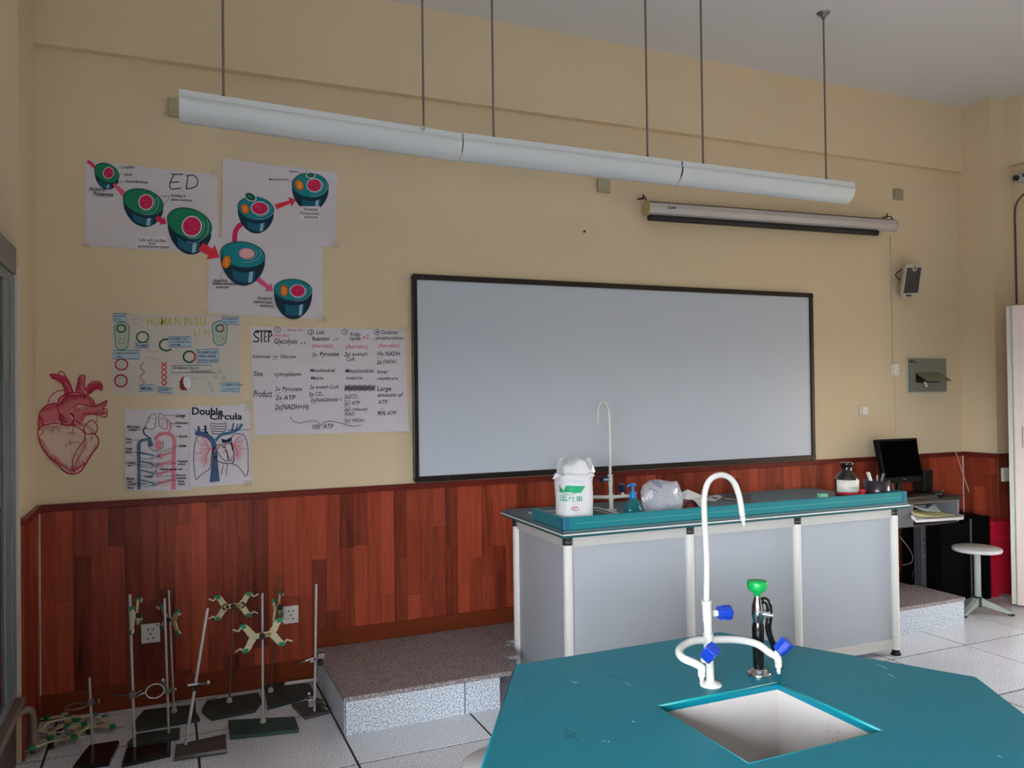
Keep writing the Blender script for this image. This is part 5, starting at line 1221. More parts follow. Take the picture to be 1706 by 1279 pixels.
# ---- sheet 1
p1 = paper('cell_poster', 'white poster with three green cells and large letters ED, top left of the wall', [(142.5, 267), (361, 291), (365, 424), (142, 409)], pap, y0=-.001)
S = Sheet(120, 240, 3.7087, -.0035)
S.line([(95, 105), (118, 120), (140, 142)], 20, MG)
cell(S, 215, 178, 82, 56, 28, 46, GN, (225, 178), (30, 33), side=BD, er=False)
S.arrow([(258, 246), (334, 322)], 10, 17, 10, PK)
cell(S, 440, 358, 128, 78, 17, 74, GN, (457, 358), (42, 44))
S.arrow([(518, 452), (584, 492)], 14, 16, 36, MG)
cell(S, 726, 492, 142, 92, 20, 96, GN, (740, 508), (56, 58))
S.text(300, 150, 'Cytoplasm', 17, bold=.01); S.text(322, 196, 'DNA', 16, bold=.01); S.text(330, 236, 'Plasma Membrane', 16, bold=.01, rot=3)
for a, b in [((262, 150), (295, 146)), ((255, 184), (315, 186)), ((280, 240), (322, 228))]: S.line([a, b], 2.5, GY)
S.text(105, 286, 'Ancestral', 24, bold=.015, rot=3); S.text(132, 318, 'Prokaryote', 26, bold=.02, rot=3)
S.line([(612, 186), (686, 186)], 6, K); S.line([(632, 186), (612, 224), (604, 262), (622, 278), (672, 272)], 6, K, True); S.line([(612, 236), (664, 232)], 6, K)
S.line([(716, 196), (706, 274)], 6, K); S.line([(704, 196), (750, 192), (776, 222), (770, 256), (738, 272), (704, 276)], 6, K, True)
S.text(610, 324, 'Infolding of', 16, bold=.01, rot=3); S.text(612, 348, 'plasma membrane', 16, bold=.01, rot=3)
S.line([(548, 322), (602, 322)], 3, GY); S.line([(570, 376), (602, 326)], 3, GY)
S.poly([(398, 564), (585, 572), (600, 650), (398, 640)], ink('label_white', (226, 220, 224)))
S.text(405, 600, 'Cells with nucleus', 22, bold=.012, rot=2); S.text(470, 620, 'and', 18, bold=.012, rot=2); S.text(405, 638, 'endomembrane system', 19, bold=.02, rot=2)
S.arrow([(795, 632), (912, 700)], 28, 24, 66, ink('arrow_red', (206, 44, 60)))
S.done(p1)
# ---- sheet 3 (lower), then sheet 2
p3 = paper('cell_poster', 'white poster with two teal cells and a pink arrow, lowest of the three cell posters', [(349, 396), (538, 403), (538, 532), (346, 521)], pap, y0=-.0012)
p2 = paper('cell_poster', 'white poster with two teal cells and a red arrow, right of the green cell poster', [(371, 263), (562, 288), (559, 411), (369, 397)], pap, y0=-.0042)
S = Sheet(120, 240, 3.7087, -.0068)
S.line([(1062, 482), (1026, 512), (1008, 548), (1004, 604)], 30, MG, True)
cell(S, 1135, 398, 113, 72, 10, 82, TL, (1160, 396), (50, 38), (1070, 400, 24, 32, -30))
S.ell(1102, 325, 40, 26, WH, 28); S.ell(1102, 325, 33, 20, DG, 28, 20, K, 3); S.ell(1100, 324, 18, 8, GN, 28)
S.arrow([(1258, 388), (1384, 344)], 17, 10, 40, ink('arrow_red', (0, 0, 0)))
cell(S, 1472, 255, 113, 76, 6, 84, TL, (1497, 254), (44, 38), (1404, 252, 24, 34, -25), (1474, 192, 24, 15, 0))
S.text(1342, 176, 'Plastid', 15, bold=.01); S.text(1215, 224, 'Mitochondrion', 15, bold=.01)
S.line([(1392, 172), (1450, 188)], 2.5, GY); S.line([(1335, 226), (1390, 236)], 2.5, GY)
S.poly([(1410, 384), (1532, 384), (1538, 472), (1406, 466)], ink('label_white', (0, 0, 0)))
S.text(1430, 410, 'Ancestral', 20, bold=.014, rot=2); S.text(1408, 434, 'Photosynthetic', 18, bold=.014, rot=2); S.text(1432, 456, 'eukaryote', 17, bold=.014, rot=2)
S.done(p2)
S = Sheet(120, 240, 3.7087, -.0036)
S.y = -.0068
cell(S, 1055, 684, 138, 80, 8, 110, TL, (1080, 676), (46, 30), (954, 728, 26, 40, 15), nucm=PP)
S.arrow([(1145, 832), (1242, 908)], 16, 12, 40, PK)
cell(S, 1366, 902, 117, 68, 3, 112, TL, (1394, 906), (44, 36), (1310, 905, 24, 36, 0))
S.line([(925, 790), (912, 830)], 2.5, GY)
S.text(875, 852, 'Engulfing', 18, bold=.01, rot=-2); S.text(868, 868, 'of aerobic heterotrophic', 15, bold=.02, rot=1); S.text(890, 890, 'prokaryote', 15, bold=.012)
S.text(1145, 958, 'Ancestral', 20, bold=.014, rot=3); S.text(1120, 980, 'heterotrophic', 18, bold=.014, rot=3); S.text(1160, 1004, 'eukaryote', 18, bold=.012, rot=3)
S.done(p3)
# ---- HUMAN INSULIN
p4 = paper('insulin_poster', 'pale poster reading HUMAN INSULIN with plasmid rings and small labels', [(188, 521), (402, 526), (398, 661), (187, 656)], pap_b, y0=-.001)
S = Sheet(160, 500, 6.3185, -.0035)
yl = YL
for ch, x, w_ in [('H', 534, 56), ('U', 604, 56), ('M', 672, 64), ('A', 748, 62), ('N', 822, 62), ('I', 922, 14), ('N', 952, 56), ('S', 1036, 48), ('U', 1096, 54)]:
    vs_, _ = glyphs(ch, .012, 0); W_t = max(v[0] for v in vs_)-min(v[0] for v in vs_); S.text(x, 264, ch, 88, yl, bold=.012, shear=0, sx=w_/(W_t*88/.7))
for i, ch in enumerate('LIN'): S.text(1030+i*52, 372, ch, 76, yl, bold=.010, shear=0, sx=.7)
def lbl(x0, y0, x1, y1, lines, skew=0, bl=TD_):
    S.poly([(x0, y0), (x1, y0+skew), (x1, y1+skew), (x0, y1)], PB); S.line([(x0, y0), (x1, y0+skew), (x1, y1+skew), (x0, y1), (x0, y0)], 6, bl)
    n = len(lines); hgt = (y1-y0)/(n+.3)
    for i, t in enumerate(lines):
        vs_, _ = glyphs(t, .02, 0); W_t = max(v[0] for v in vs_); k = min(hgt*.62, (x1-x0)*.86/W_t*.7); S.text(x0+(x1-x0)*.08, y0+hgt*(i+.95)+skew*.2, t, k, BL if i == 1 and n == 2 else K, bold=.02, shear=0)
def pill(cx, y0, y1, rx, m_):
    pts = [(cx+rx*math.cos(a), y0+rx*.75+rx*.75*math.sin(a)) for a in [PI+PI*i/10 for i in range(11)]]+[(cx+rx*.82*math.cos(a), y1-rx*.6+rx*.6*math.sin(a)) for a in [PI*i/10 for i in range(11)]]
    S.poly(pts, m_); S.line(pts+[pts[0]], 9, ink('capsule_teal', (40, 120, 110)))
pale = ink('pale_green', (176, 186, 170))
def ring_(cx, cy, rx, ry, m_, lw, a0=0, a1=2*PI, n=30): S.line([(cx+rx*math.cos(a0+(a1-a0)*i/n), cy+ry*math.sin(a0+(a1-a0)*i/n)) for i in range(n+1)], lw, m_)
pill(272, 232, 522, 80, pale); pill(1303, 218, 474, 80, pale)
ring_(265, 298, 46, 38, DG, 16); ring_(1303, 295, 40, 36, DG, 14); ring_(1303, 295, 40, 36, RD, 14, -.6, .6, 8)
for cx, cy in ((270, 425), (1303, 410)):
    rr = random.Random(int(cx))
    for k in range(9): a = rr.uniform(0, 6.28); S.line([(cx+40*math.cos(a), cy+36*math.sin(a)), (cx+30*math.cos(a+.8), cy+28*math.sin(a+.8))], 4, GY)
lbl(180, 138, 320, 224, ['BACTERIAL', 'CELL'], 0); lbl(1322, 172, 1502, 250, ['RECOMBINANT', 'BACTERIA'], 6)
ring_(490, 388, 62, 56, DG, 14); lbl(410, 450, 555, 505, ['PLASMID'], -6)
ring_(740, 470, 70, 60, DG, 18, .75, 5.2, 24); lbl(762, 384, 1000, 492, ['PLASMID CUT', 'WITH RESTRICTION', 'ENZYME'], 0)
ring_(982, 594, 62, 58, DG, 18, .9, 5.4, 24); ring_(982, 594, 62, 58, RD, 18, -.88, .9, 12); lbl(1056, 520, 1292, 660, ['PLASMID AND', 'DNA GENE', 'IN CELL NOW'], -8)
lbl(182, 528, 460, 618, ['HUMAN PANCREATIC', 'CELL'], 0)
ring_(268, 676, 64, 56, HR, 14); ring_(262, 848, 64, 62, HR, 16); ring_(268, 676, 24, 22, GY, 4); ring_(262, 848, 28, 26, GY, 4)
S.line([(485+22*math.cos(k*.62), 645+k*10.8) for k in range(24)], 10, OB, False)
for f_ in (0, PI): S.line([(716+26*math.cos(k*.5+f_), 650+k*8.6) for k in range(30)], 11, RD)
lbl(458, 900, 610, 960, ['MRNA'], -14, BL); lbl(645, 910, 800, 965, ['CDNA'], 16)
S.line([(790, 690), (1210, 684), (1250, 762), (788, 764), (790, 690)], 6, TD_); S.text(806, 722, 'RECOMBINANT DNA PUT', 17, K, bold=.02, shear=0); S.text(1000, 754, 'IN HOST CELL MADE', 16, K, bold=.02, shear=0)
S.ell(955, 875, 54, 76, WH, 0, 24, GY, 4); S.poly([(912, 806), (880, 850), (880, 920), (900, 948), (968, 944), (934, 912), (920, 880), (918, 840), (926, 804)], BR)
for cx, cy in [(1300, 738), (1256, 800), (1346, 806), (1194, 870), (1316, 870), (1222, 936)]:
    ring_(cx, cy-14, 16, 14, LG, 5, n=12); ring_(cx, cy+14, 16, 14, GY, 4, n=12)
S.poly([(1308, 958), (1346, 868), (1512, 868), (1510, 962)], PB); S.line([(1308, 958), (1346, 868), (1512, 868), (1510, 962), (1308, 958)], 6, BL); S.text(1356, 900, 'FERMENTATION', 18, K, bold=.02, shear=0); S.text(1336, 944, 'IN A BIOREACTOR', 18, BL, bold=.02, shear=0, sx=.8)
for pts in [[(355, 150), (400, 156)], [(365, 200), (440, 192), (390, 215)], [(370, 250), (430, 240), (490, 296)], [(510, 510), (600, 545), (650, 530)], [(500, 600), (580, 605), (650, 635)], [(800, 540), (850, 530), (880, 545)], [(300, 920), (360, 950), (430, 950)], [(1010, 815), (1080, 830), (1150, 830)], [(1380, 510), (1450, 500)], [(1420, 600), (1450, 640)], [(1030, 410), (1080, 450)]]: S.line(pts, 3.5, ink('faint_grey', (150, 144, 142)), True)
S.done(p4)
# ---- STEP table
p5 = paper('step_poster', 'large white handwritten STEP table poster beside the whiteboard', [(417, 544), (674, 549), (681, 718), (424, 725)], pap, y0=-.001, curl=[(1, 1, .020)])
S = Sheet(400, 520, 5.687, -.0038)
def cell_text(x, y, t, h, m=None, bold=.006, **k): S.text(x, y, t, h*1.12, m or K, bold=bold, **k)
S.line([(180, 196), (150, 186), (130, 208), (150, 232), (176, 252), (160, 280), (122, 272)], 12, K, True); S.line([(140, 178), (300, 178)], 13, K); S.line([(202, 178), (202, 288)], 12, K)
S.line([(248, 188), (232, 200), (232, 272), (252, 278)], 10, K, True); S.line([(232, 232), (252, 230)], 9, K); S.line([(272, 184), (270, 286)], 12, K); S.line([(272, 184), (298, 196), (296, 222), (272, 230)], 10, K, True)
for cx, cy, t in [(355, 166, '1'), (670, 190, '2'), (993, 186, '3'), (1296, 190, '4')]:
    S.line([(cx+27*math.cos(a), cy+26*math.sin(a)) for a in [2*PI*i/20 for i in range(21)]], 5, K); cell_text(cx-9, cy+14, t, 28, shear=0)
cell_text(445, 178, 'Anaerobic', 20, PK); cell_text(610, 180, ':', 20, PK); cell_text(310, 232, '(Aerobic)', 26, PK)
cell_text(318, 298, 'Glycolysis', 44, sx=.92); cell_text(565, 304, 'x1', 26, GY)
cell_text(718, 208, 'Link', 34); cell_text(680, 268, 'Reaction', 34, bold=.012); cell_text(880, 268, 'x2', 24, RP); cell_text(680, 334, '(Aerobic)', 30, PK, sx=1.1)
cell_text(1040, 226, 'Krebs', 36); cell_text(1036, 264, 'cycle', 34); cell_text(1156, 248, 'x2', 34, PK); cell_text(994, 342, '(Aerobic)', 32, PK, sx=1.15)
cell_text(1334, 208, 'Oxidative', 34, sx=.9); cell_text(1282, 258, 'phosphorylation', 30, sx=.93); cell_text(1305, 332, '(Aerobic)', 32, PK)
cell_text(116, 434, 'Substrate', 30, sx=.88); cell_text(308, 434, '1x', 28); cell_text(378, 434, 'Glucose', 30, sx=1.05)
cell_text(680, 414, '2x', 30); cell_text(752, 414, 'Pyruvate', 36, bold=.012, sx=.98); cell_text(984, 412, '2x acetyl-', 32, sx=1.05); cell_text(1004, 462, 'CoA', 36, sx=.9)
cell_text(1288, 412, '10x NADH', 36, sx=.98); cell_text(1296, 486, '2x FADH', 34); cell_text(1474, 490, '2', 14)
cell_text(126, 604, 'Site', 42, sx=.9); cell_text(322, 604, 'cytoplasm', 34, sx=1.12)
cell_text(662, 566, 'Mitochondrial', 28, bold=.014, sx=.95); cell_text(668, 638, 'Matrix', 28, bold=.014, sx=1.1); cell_text(994, 572, 'Mitochondrial', 32, sx=1.02); cell_text(1000, 636, 'matrix', 28, sx=1.4)
cell_text(1298, 580, 'Inner', 34, sx=1.0); cell_text(1300, 640, 'membrane', 28, sx=1.0)
cell_text(126, 802, 'Product', 56, sx=.72); cell_text(330, 744, '2x', 32); cell_text(398, 744, 'Pyruvate', 34, sx=1.05)
cell_text(334, 830, '2x ATP', 40, sx=1.02); cell_text(328, 920, '2x(NADH+H)', 44, sx=.86)
cell_text(656, 722, '2x acetyl-CoA', 28, sx=1.12); cell_text(652, 792, '2x CO', 32); cell_text(778, 796, '2', 14); cell_text(664, 848, '2x(NADH+H', 32, sx=.98); cell_text(930, 838, '+)', 22)
for k in range(6): S.line([(990+i*16, 700+k*7+((i+k) % 3-1)*10) for i in range(19)], 6, K, True)
cell_text(986, 816, '2x2CO', 34, sx=.9); cell_text(1110, 820, '2', 14); cell_text(986, 876, '2x1 ATP', 32, sx=.9); cell_text(986, 932, '2x5 reduced', 28); cell_text(990, 980, 'NAD', 32); cell_text(986, 1040, '2x1 FADH', 30); cell_text(1172, 1040, '2', 14)
cell_text(1296, 744, 'Large', 40, sx=1.0); cell_text(1300, 800, 'amount of', 34, sx=1.08); cell_text(1308, 870, 'ATP', 36); cell_text(1338, 920, 'u', 18); cell_text(1298, 974, '90% ATP', 34, sx=1.0)
for a, b in [((308, 446), (356, 446)), ((672, 428), (728, 428)), ((984, 420), (1036, 418)), ((1284, 430), (1352, 432)), ((1290, 492), (1352, 492)), ((334, 766), (384, 766)), ((342, 850), (410, 850)), ((328, 932), (390, 934)), ((652, 732), (704, 732)), ((652, 802), (706, 802)), ((666, 866), (724, 866)), ((984, 832), (1040, 832)), ((984, 886), (1036, 886)), ((984, 934), (1036, 934)), ((986, 1052), (1044, 1052))]: S.line([a, b], 4, PK if a[0] < 700 and a[1] > 420 else GY)
S.line([(476, 990), (500, 1028), (560, 1050), (640, 1034), (720, 1032), (764, 1068), (776, 1076), (790, 1044), (850, 1032), (940, 1046), (1020, 1070), (1100, 1080), (1144, 1066)], 5, K, True)
cell_text(676, 1106, '10%', 38, shear=0); cell_text(790, 1102, 'ATP', 40, shear=0, sx=.95)
S.done(p5)
# ---- circulation poster (left) and DOUBLE CIRCULA (right)
p6 = paper('circulation_poster', 'white sheet with blue and pink body circulation diagram, left of the Double Circula sheet', [(207.5, 681.5), (315.5, 681), (315.5, 817), (208.5, 817.5)], pap, y0=-.001)
S = Sheet(40, 600, 4.265, -.0035)
S.poly([(930, 378), (900, 392), (878, 430), (864, 478), (880, 486), (926, 480), (940, 420)], WH); S.line([(930, 378), (900, 392), (878, 430), (864, 478), (880, 486), (926, 480), (936, 420), (930, 378)], 4, K, True)
S.line([(960, 376), (1000, 396), (1018, 440), (1018, 486), (996, 486), (966, 470), (958, 420), (960, 376)], 4, K, True)
rr = random.Random(4)
for k in range(14):
    cx, cy = rr.uniform(885, 925), rr.uniform(405, 465); S.line([(cx, cy), (cx+rr.uniform(-16, 16), cy+rr.uniform(-14, 14))], 3, SL)
    cx, cy = rr.uniform(970, 1008), rr.uniform(400, 470); S.line([(cx, cy), (cx+rr.uniform(-14, 14), cy+rr.uniform(-12, 12))], 3, PK)
S.line([(868, 470), (848, 500), (862, 530), (906, 560)], 12, SL, True); S.line([(868, 470), (850, 500), (864, 530), (906, 562)], 4, K, True)
S.line([(1020, 420), (1040, 450), (1040, 490), (1022, 516)], 12, RP, True)
S.line([(930, 566), (960, 530), (1010, 520), (1050, 536), (1066, 580), (1062, 700), (1060, 918)], 26, RP, True); S.line([(930, 560), (960, 524), (1012, 514), (1056, 530), (1078, 580), (1074, 700), (1076, 918)], 3, PK, True)
S.line([(906, 562), (850, 566), (820, 590), (816, 700), (818, 918)], 18, ink('blue_vessel', (80, 112, 140)), True); S.line([(906, 556), (846, 560), (808, 590), (806, 700), (808, 918)], 4, BD, True); S.line([(900, 570), (850, 576), (828, 600), (826, 918)], 3, BD, True)
S.poly([(880, 570), (912, 572), (918, 610), (896, 618), (878, 600)], SL); S.poly([(932, 584), (960, 566), (984, 584), (972, 622), (946, 640), (928, 616)], RP); S.line([(880, 600), (900, 630), (946, 644), (984, 620), (990, 572)], 4, K, True)
for yc in (680, 742, 806, 876):
    S.line([(826, yc-26), (880, yc-14), (926, yc)], 10, ink('blue_vessel', (0, 0, 0)), True); S.line([(826, yc+10), (870, yc+22), (920, yc+10)], 3, BD, True)
    S.line([(1060, yc-30), (1000, yc-10), (950, yc)], 14, RP, True)
    for k in range(22):
        cx, cy = rr.uniform(896, 958), yc+rr.uniform(-22, 22); S.line([(cx, cy), (cx+rr.uniform(-16, 16), cy+rr.uniform(-12, 12))], 3, ink('net_blue', (70, 120, 150)) if k % 3 else K)
    for k in range(16):
        cx, cy = rr.uniform(946, 1010), yc+rr.uniform(-20, 20); S.line([(cx, cy), (cx+rr.uniform(-14, 14), cy+rr.uniform(-10, 10))], 3, PK)
for x, y, t, h in [(1078, 402, 'Lungs', 22), (1076, 452, 'Pulmonary', 16), (1080, 476, 'vein', 15), (1100, 548, 'Aorta', 18), (1100, 616, 'Liver', 20), (732, 480, 'Pulmonary', 17), (744, 500, 'artery', 17), (722, 566, 'Vena', 16), (724, 588, 'cava', 16), (722, 636, 'Upper', 18), (722, 660, 'body', 18), (1090, 724, 'Hepatic', 16), (1094, 744, 'artery', 16), (728, 734, 'Hepatic', 15), (732, 754, 'vein', 15), (964, 780, 'Hepatic portal vein', 15), (858, 834, 'Kidney', 18), (728, 848, 'Renal', 16), (736, 868, 'vein', 15), (1080, 822, 'Stomach,', 15), (1082, 842, 'intestines', 14), (1094, 866, 'Renal', 15), (1096, 886, 'artery', 15), (734, 888, 'Lower', 18), (734, 914, 'Body', 18)]: S.text(x, y, t, h, K, bold=.03, shear=.1)
for a, b in [((1004, 390), (1074, 390)), ((1040, 450), (1072, 450)), ((1070, 536), (1096, 538)), ((780, 496), (840, 490)), ((760, 568), (812, 566)), ((770, 648), (860, 668)), ((1096, 608), (960, 660)), ((1088, 724), (1020, 742)), ((770, 740), (880, 748)), ((1076, 824), (1000, 820)), ((780, 870), (860, 876)), ((1090, 852), (1010, 850)), ((770, 878), (880, 880))]: S.line([a, b], 3, K)
S.done(p6)
p7 = paper('circulation_poster', 'white sheet headed Double Circula with lungs and heart drawing, lowest at the right', [(316.5, 677.5), (415, 673), (417.5, 805), (316, 812)], pap, y0=-.0038)
S = Sheet(40, 600, 4.265, -.0064)
S.text(1190, 384, 'Double', 50, K, bold=.03, shear=0, sx=.95, rot=1.5); S.text(1318, 420, 'Circula', 44, K, bold=.03, shear=0, sx=1.12)
for k in range(5): S.line([(1336, 446+k*18), (1350, 452+k*18), (1420, 452+k*18), (1430, 444+k*18)], 5, K)
S.line([(1330, 436), (1326, 490), (1352, 528)], 4, K, True); S.line([(1432, 436), (1434, 490), (1398, 530)], 4, K, True)
for L_, sgn in (([(1230, 536), (1212, 600), (1206, 700), (1212, 800), (1224, 848), (1250, 820), (1290, 790), (1318, 770), (1330, 700), (1336, 620), (1310, 560), (1270, 540), (1230, 536)], 1), ([(1500, 520), (1560, 530), (1588, 600), (1592, 700), (1592, 780), (1576, 824), (1550, 790), (1510, 744), (1486, 740), (1492, 680), (1480, 600), (1474, 550), (1500, 520)], -1)):
    S.line(L_, 5, K, True)
    rr = random.Random(8)
    for k in range(13):
        a = math.radians(-60+k*11) if sgn > 0 else math.radians(-55+k*10.5)
        x0, y0 = (1328, 630) if sgn > 0 else (1484, 600)
        L2 = rr.uniform(70, 125) if sgn > 0 else rr.uniform(60, 105)
        yb_ = y0+math.sin(a)*L2*1.35+30; xb = x0-sgn*abs(math.cos(a))*L2*.95
        S.line([(x0, y0), (x0-sgn*L2*.35, (y0+yb_)/2-8), (xb, yb_)], 7, RP, True, True); S.line([((x0+xb)/2, (y0+yb_)/2-4), (xb-sgn*8, yb_-22)], 3, PK)
vb = ink('vessel_slate', (66, 88, 124))
S.line([(1216, 516), (1280, 524), (1330, 556), (1352, 600), (1356, 700), (1354, 862)], 30, vb, True); S.poly([(1336, 700), (1374, 700), (1388, 858), (1320, 866)], vb); S.line([(1336, 620), (1336, 760), (1320, 866), (1388, 858), (1374, 720), (1370, 640)], 4, BD)
S.line([(1550, 452), (1520, 492), (1460, 516), (1400, 530), (1362, 570)], 20, ink('vessel_teal', (60, 110, 140)), True); S.line([(1490, 446), (1476, 500)], 12, vb); S.line([(1520, 450), (1500, 500)], 8, vb)
S.line([(1240, 468), (1244, 506)], 16, vb); S.line([(1288, 462), (1290, 512), (1310, 512)], 16, BD); S.line([(1210, 494), (1300, 492)], 4, K); S.line([(1440, 496), (1600, 494)], 4, K)
S.poly([(1400, 556), (1436, 566), (1476, 544), (1468, 580), (1410, 588)], BD)
S.line([(1350, 700), (1340, 650), (1360, 612), (1400, 600), (1420, 620), (1440, 590), (1476, 600), (1490, 650), (1488, 720), (1450, 734), (1400, 726), (1350, 700)], 6, K, True); S.line([(1370, 640), (1400, 690), (1446, 720), (1440, 650), (1422, 616)], 5, K, True); S.line([(1440, 640), (1456, 700), (1468, 716), (1482, 680)], 5, K, True); S.line([(1408, 600), (1430, 594), (1428, 650), (1410, 650)], 6, PK, True)
S.line([(1350, 650), (1392, 610)], 8, PK); S.line([(1350, 690), (1376, 680)], 10, K); S.line([(1418, 740), (1400, 812)], 4, K); S.line([(1446, 738), (1436, 818)], 4, K); S.line([(1470, 580), (1482, 640)], 7, K)
S.done(p7)
# strips of tape
for (x0, y0, x1, y1, pr) in [(136, 404, 150, 412, p1), (350, 284, 364, 296, p1), (552, 400, 566, 413, p2), (530, 525, 544, 536, p3), (338, 512, 350, 524, p3), (408, 668, 420, 684, p7), (406, 800, 420, 810, p7), (666, 545, 680, 556, p5)]:
    a = wall_pt(x0, y0, -.0085); b = wall_pt(x1, y1, -.0085); MB().box((a.x, -.0080, b.z), (b.x, -.0085, a.z), tape).build('tape', pr)
# writing on the roller screen case
S = Sheet(0, 0, 1, SY-.0465); S.text(1112, 347.5, 'Low', 5.5, K, bold=.03, shear=.3, rot=3); S.done(TXT_SCREEN, 'writing')
# ---- heart drawing
hp_ = [(283, 95), (262, 78), (246, 86), (250, 100), (220, 96), (188, 96), (184, 118), (204, 132), (250, 136), (276, 166), (290, 212), (236, 222), (190, 256), (170, 304), (140, 330), (108, 380), (104, 450), (108, 490), (98, 530), (112, 560), (130, 620), (180, 690), (240, 740), (290, 790), (346, 810), (400, 790), (436, 740), (486, 660), (524, 610), (528, 560), (500, 520), (522, 490), (518, 430), (520, 396), (560, 404), (588, 400), (590, 370), (588, 350), (560, 344), (586, 310), (592, 284), (560, 294), (500, 320), (484, 280), (440, 246), (470, 236), (506, 206), (520, 196), (548, 214), (554, 170), (530, 150), (500, 152), (470, 160), (440, 200), (430, 208), (434, 112), (420, 108), (396, 112), (380, 160), (364, 218), (344, 222), (316, 160), (296, 110)]
hpaper = mat('heart_paper', (212, 186, 166), .6)
m = MB()
P = [wall_pt(40+x/4.265, 600+y/4.265, -.003) for x, y in hp_]; n = len(P)
bm = bmesh.new(); vv = [bm.verts.new(p) for p in P]; ee = [bm.edges.new((vv[i], vv[(i+1) % n])) for i in range(n)]
bmesh.ops.triangle_fill(bm, use_beauty=True, edges=ee); r = bmesh.ops.extrude_face_region(bm, geom=bm.faces[:])
for v_ in [g for g in r['geom'] if isinstance(g, bmesh.types.BMVert)]: v_.co.y = -.0005
heart = tag(MB().bm(bm, hpaper).build('heart_drawing'), 'large cut-out drawing of a human heart in dark red ink at the far left', 'drawing')
S = Sheet(40, 600, 4.265, -.0032)
HP = ink('heart_pink', (196, 108, 112)); HM = ink('heart_mid', (176, 54, 78))
def blob(pts, m_): S.poly([(p.x, p.y) for p in smoothline([(x, y, 0) for x, y in pts+[pts[0]]], 5)][:-1], m_)
blob([(236, 312), (250, 270), (300, 240), (360, 232), (430, 244), (490, 290), (496, 330), (440, 318), (390, 314), (350, 336), (330, 380), (340, 430), (300, 456), (262, 440), (240, 380)], HP)
blob([(118, 380), (150, 330), (210, 308), (244, 330), (250, 400), (246, 440), (190, 446), (140, 466), (112, 480), (108, 430)], HP)
blob([(290, 220), (262, 160), (210, 130), (190, 116), (196, 98), (260, 104), (300, 120), (340, 190), (346, 230), (300, 262)], HM)
blob([(366, 222), (384, 160), (398, 116), (432, 114), (430, 190), (440, 236), (400, 236)], HP)
blob([(440, 214), (476, 166), (540, 158), (552, 206), (510, 206), (476, 236), (450, 240)], HM)
blob([(340, 350), (440, 344), (540, 310), (588, 290), (570, 340), (588, 372), (560, 392), (500, 380), (440, 400), (410, 440), (360, 440), (346, 400)], HP)
rr = random.Random(21)
def hatch(a, b, n, w_, m_, l0=10, l1=26, ang=0):
    for k in range(n):
        t = k/n; x = a[0]+(b[0]-a[0])*t; y = a[1]+(b[1]-a[1])*t; L_ = rr.uniform(l0, l1); q = math.radians(ang+rr.uniform(-14, 14)); S.line([(x, y), (x+L_*math.cos(q), y+L_*math.sin(q))], w_, m_, taper=True)
# outlines
for pts, w_ in [([(104, 540), (120, 600), (180, 690), (240, 740), (290, 790), (346, 808), (400, 790), (436, 740), (486, 660), (524, 610), (528, 560), (502, 524), (470, 520)], 9), ([(112, 480), (150, 462), (220, 446), (280, 458), (340, 462), (400, 486), (430, 520), (430, 560), (396, 610), (362, 660), (346, 720), (340, 800)], 7),
     ([(430, 540), (442, 590), (420, 640), (372, 720), (352, 790)], 5), ([(170, 304), (190, 256), (236, 222), (290, 212)], 6), ([(190, 116), (186, 100), (216, 98), (250, 102), (246, 88), (262, 78), (284, 92), (298, 116), (330, 170), (346, 226)], 7), ([(196, 128), (250, 138), (276, 170), (290, 214), (284, 262)], 7),
     ([(366, 220), (384, 160), (396, 114), (420, 108), (434, 114), (430, 170), (432, 214)], 7), ([(434, 216), (470, 162), (504, 150), (540, 152), (556, 180), (548, 214), (518, 196), (480, 226), (444, 252)], 7),
     ([(236, 320), (252, 268), (306, 238), (370, 228), (440, 244), (490, 284), (506, 322)], 8), ([(350, 338), (392, 314), (440, 320), (500, 330), (548, 306), (590, 286), (578, 320), (560, 344), (590, 350), (590, 400)], 7), ([(500, 380), (536, 392), (560, 404), (588, 400)], 5),
     ([(106, 500), (104, 450), (112, 380), (150, 330), (214, 306), (244, 320)], 10), ([(236, 320), (250, 380), (262, 440), (310, 462), (344, 436), (352, 396), (336, 370)], 8), ([(352, 470), (346, 440), (370, 430), (400, 450), (430, 480), (410, 500)], 6), ([(430, 470), (470, 430), (500, 436), (520, 470), (516, 510), (480, 524), (440, 520), (424, 490)], 7), ([(410, 440), (416, 390), (450, 376), (500, 384), (520, 400), (520, 440)], 5), ([(100, 540), (100, 500), (120, 486), (134, 500), (130, 520), (108, 536)], 6), ([(318, 462), (346, 440), (360, 470)], 8)]:
    S.line(pts, w_, HR, True)
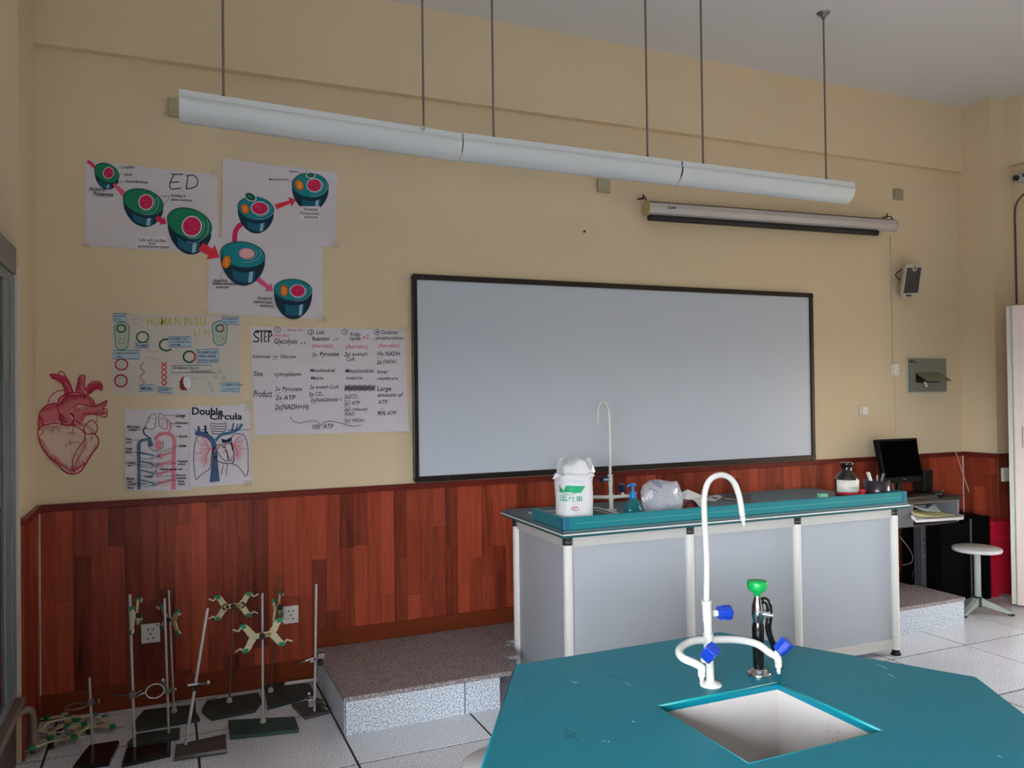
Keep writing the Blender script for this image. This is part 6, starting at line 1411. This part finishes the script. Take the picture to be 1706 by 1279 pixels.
# shading hatches
hatch((110, 400), (130, 470), 14, 6, HR, 10, 34, 0); hatch((130, 350), (230, 312), 22, 5, HM, 14, 40, 60); hatch((240, 320), (300, 250), 18, 5, HR, 24, 60, 40); hatch((300, 246), (440, 246), 26, 5, HR, 22, 50, 85); hatch((440, 250), (500, 310), 12, 5, HR, 14, 34, 150)
hatch((250, 380), (270, 440), 14, 6, HR, 20, 60, 20); hatch((330, 372), (350, 400), 8, 12, ink('heart_dark', (96, 14, 30)), 8, 18, 60); hatch((200, 110), (330, 200), 26, 5, HR, 10, 26, 70); hatch((296, 160), (336, 220), 12, 4, PP, 6, 14, 120)
hatch((384, 130), (376, 220), 9, 7, HR, 30, 46, 8); hatch((450, 220), (545, 170), 18, 6, HR, 10, 30, 75); hatch((350, 340), (585, 300), 36, 4, HR, 14, 30, 80); hatch((440, 392), (590, 380), 22, 4, HR, 12, 34, 250)
hatch((180, 690), (330, 796), 34, 5, HM, 20, 56, -70); hatch((350, 800), (440, 736), 22, 5, HM, 18, 56, -110); hatch((112, 560), (170, 680), 18, 4, HM, 14, 30, -20); hatch((440, 730), (526, 600), 22, 4, HM, 10, 30, 190); hatch((372, 720), (430, 560), 18, 4, HM, 8, 20, 20); hatch((140, 470), (330, 462), 22, 4, HM, 8, 24, 90)
hatch((300, 460), (420, 440), 16, 5, HR, 12, 40, 60); hatch((430, 440), (510, 510), 16, 4, HM, 10, 30, 120); hatch((340, 640), (352, 790), 14, 4, HR, 6, 14, 200)
for k in range(7): S.ell(150+k*14, 450-k*3, 9, 7, PP, 0, 10, HR, 3)
for pts in [[(180, 500), (210, 488), (240, 464)], [(205, 490), (206, 520)], [(225, 480), (250, 494), (246, 520)], [(302, 520), (340, 512), (352, 470)], [(340, 512), (346, 540)], [(340, 512), (372, 520)], [(290, 610), (330, 584), (400, 584)], [(330, 584), (316, 570)], [(330, 584), (330, 610)], [(420, 590), (446, 640)], [(470, 560), (490, 540)], [(480, 545), (478, 580)], [(376, 700), (400, 740)], [(368, 680), (380, 660)]]: S.line(pts, 4, HR, True)
S.done(heart)
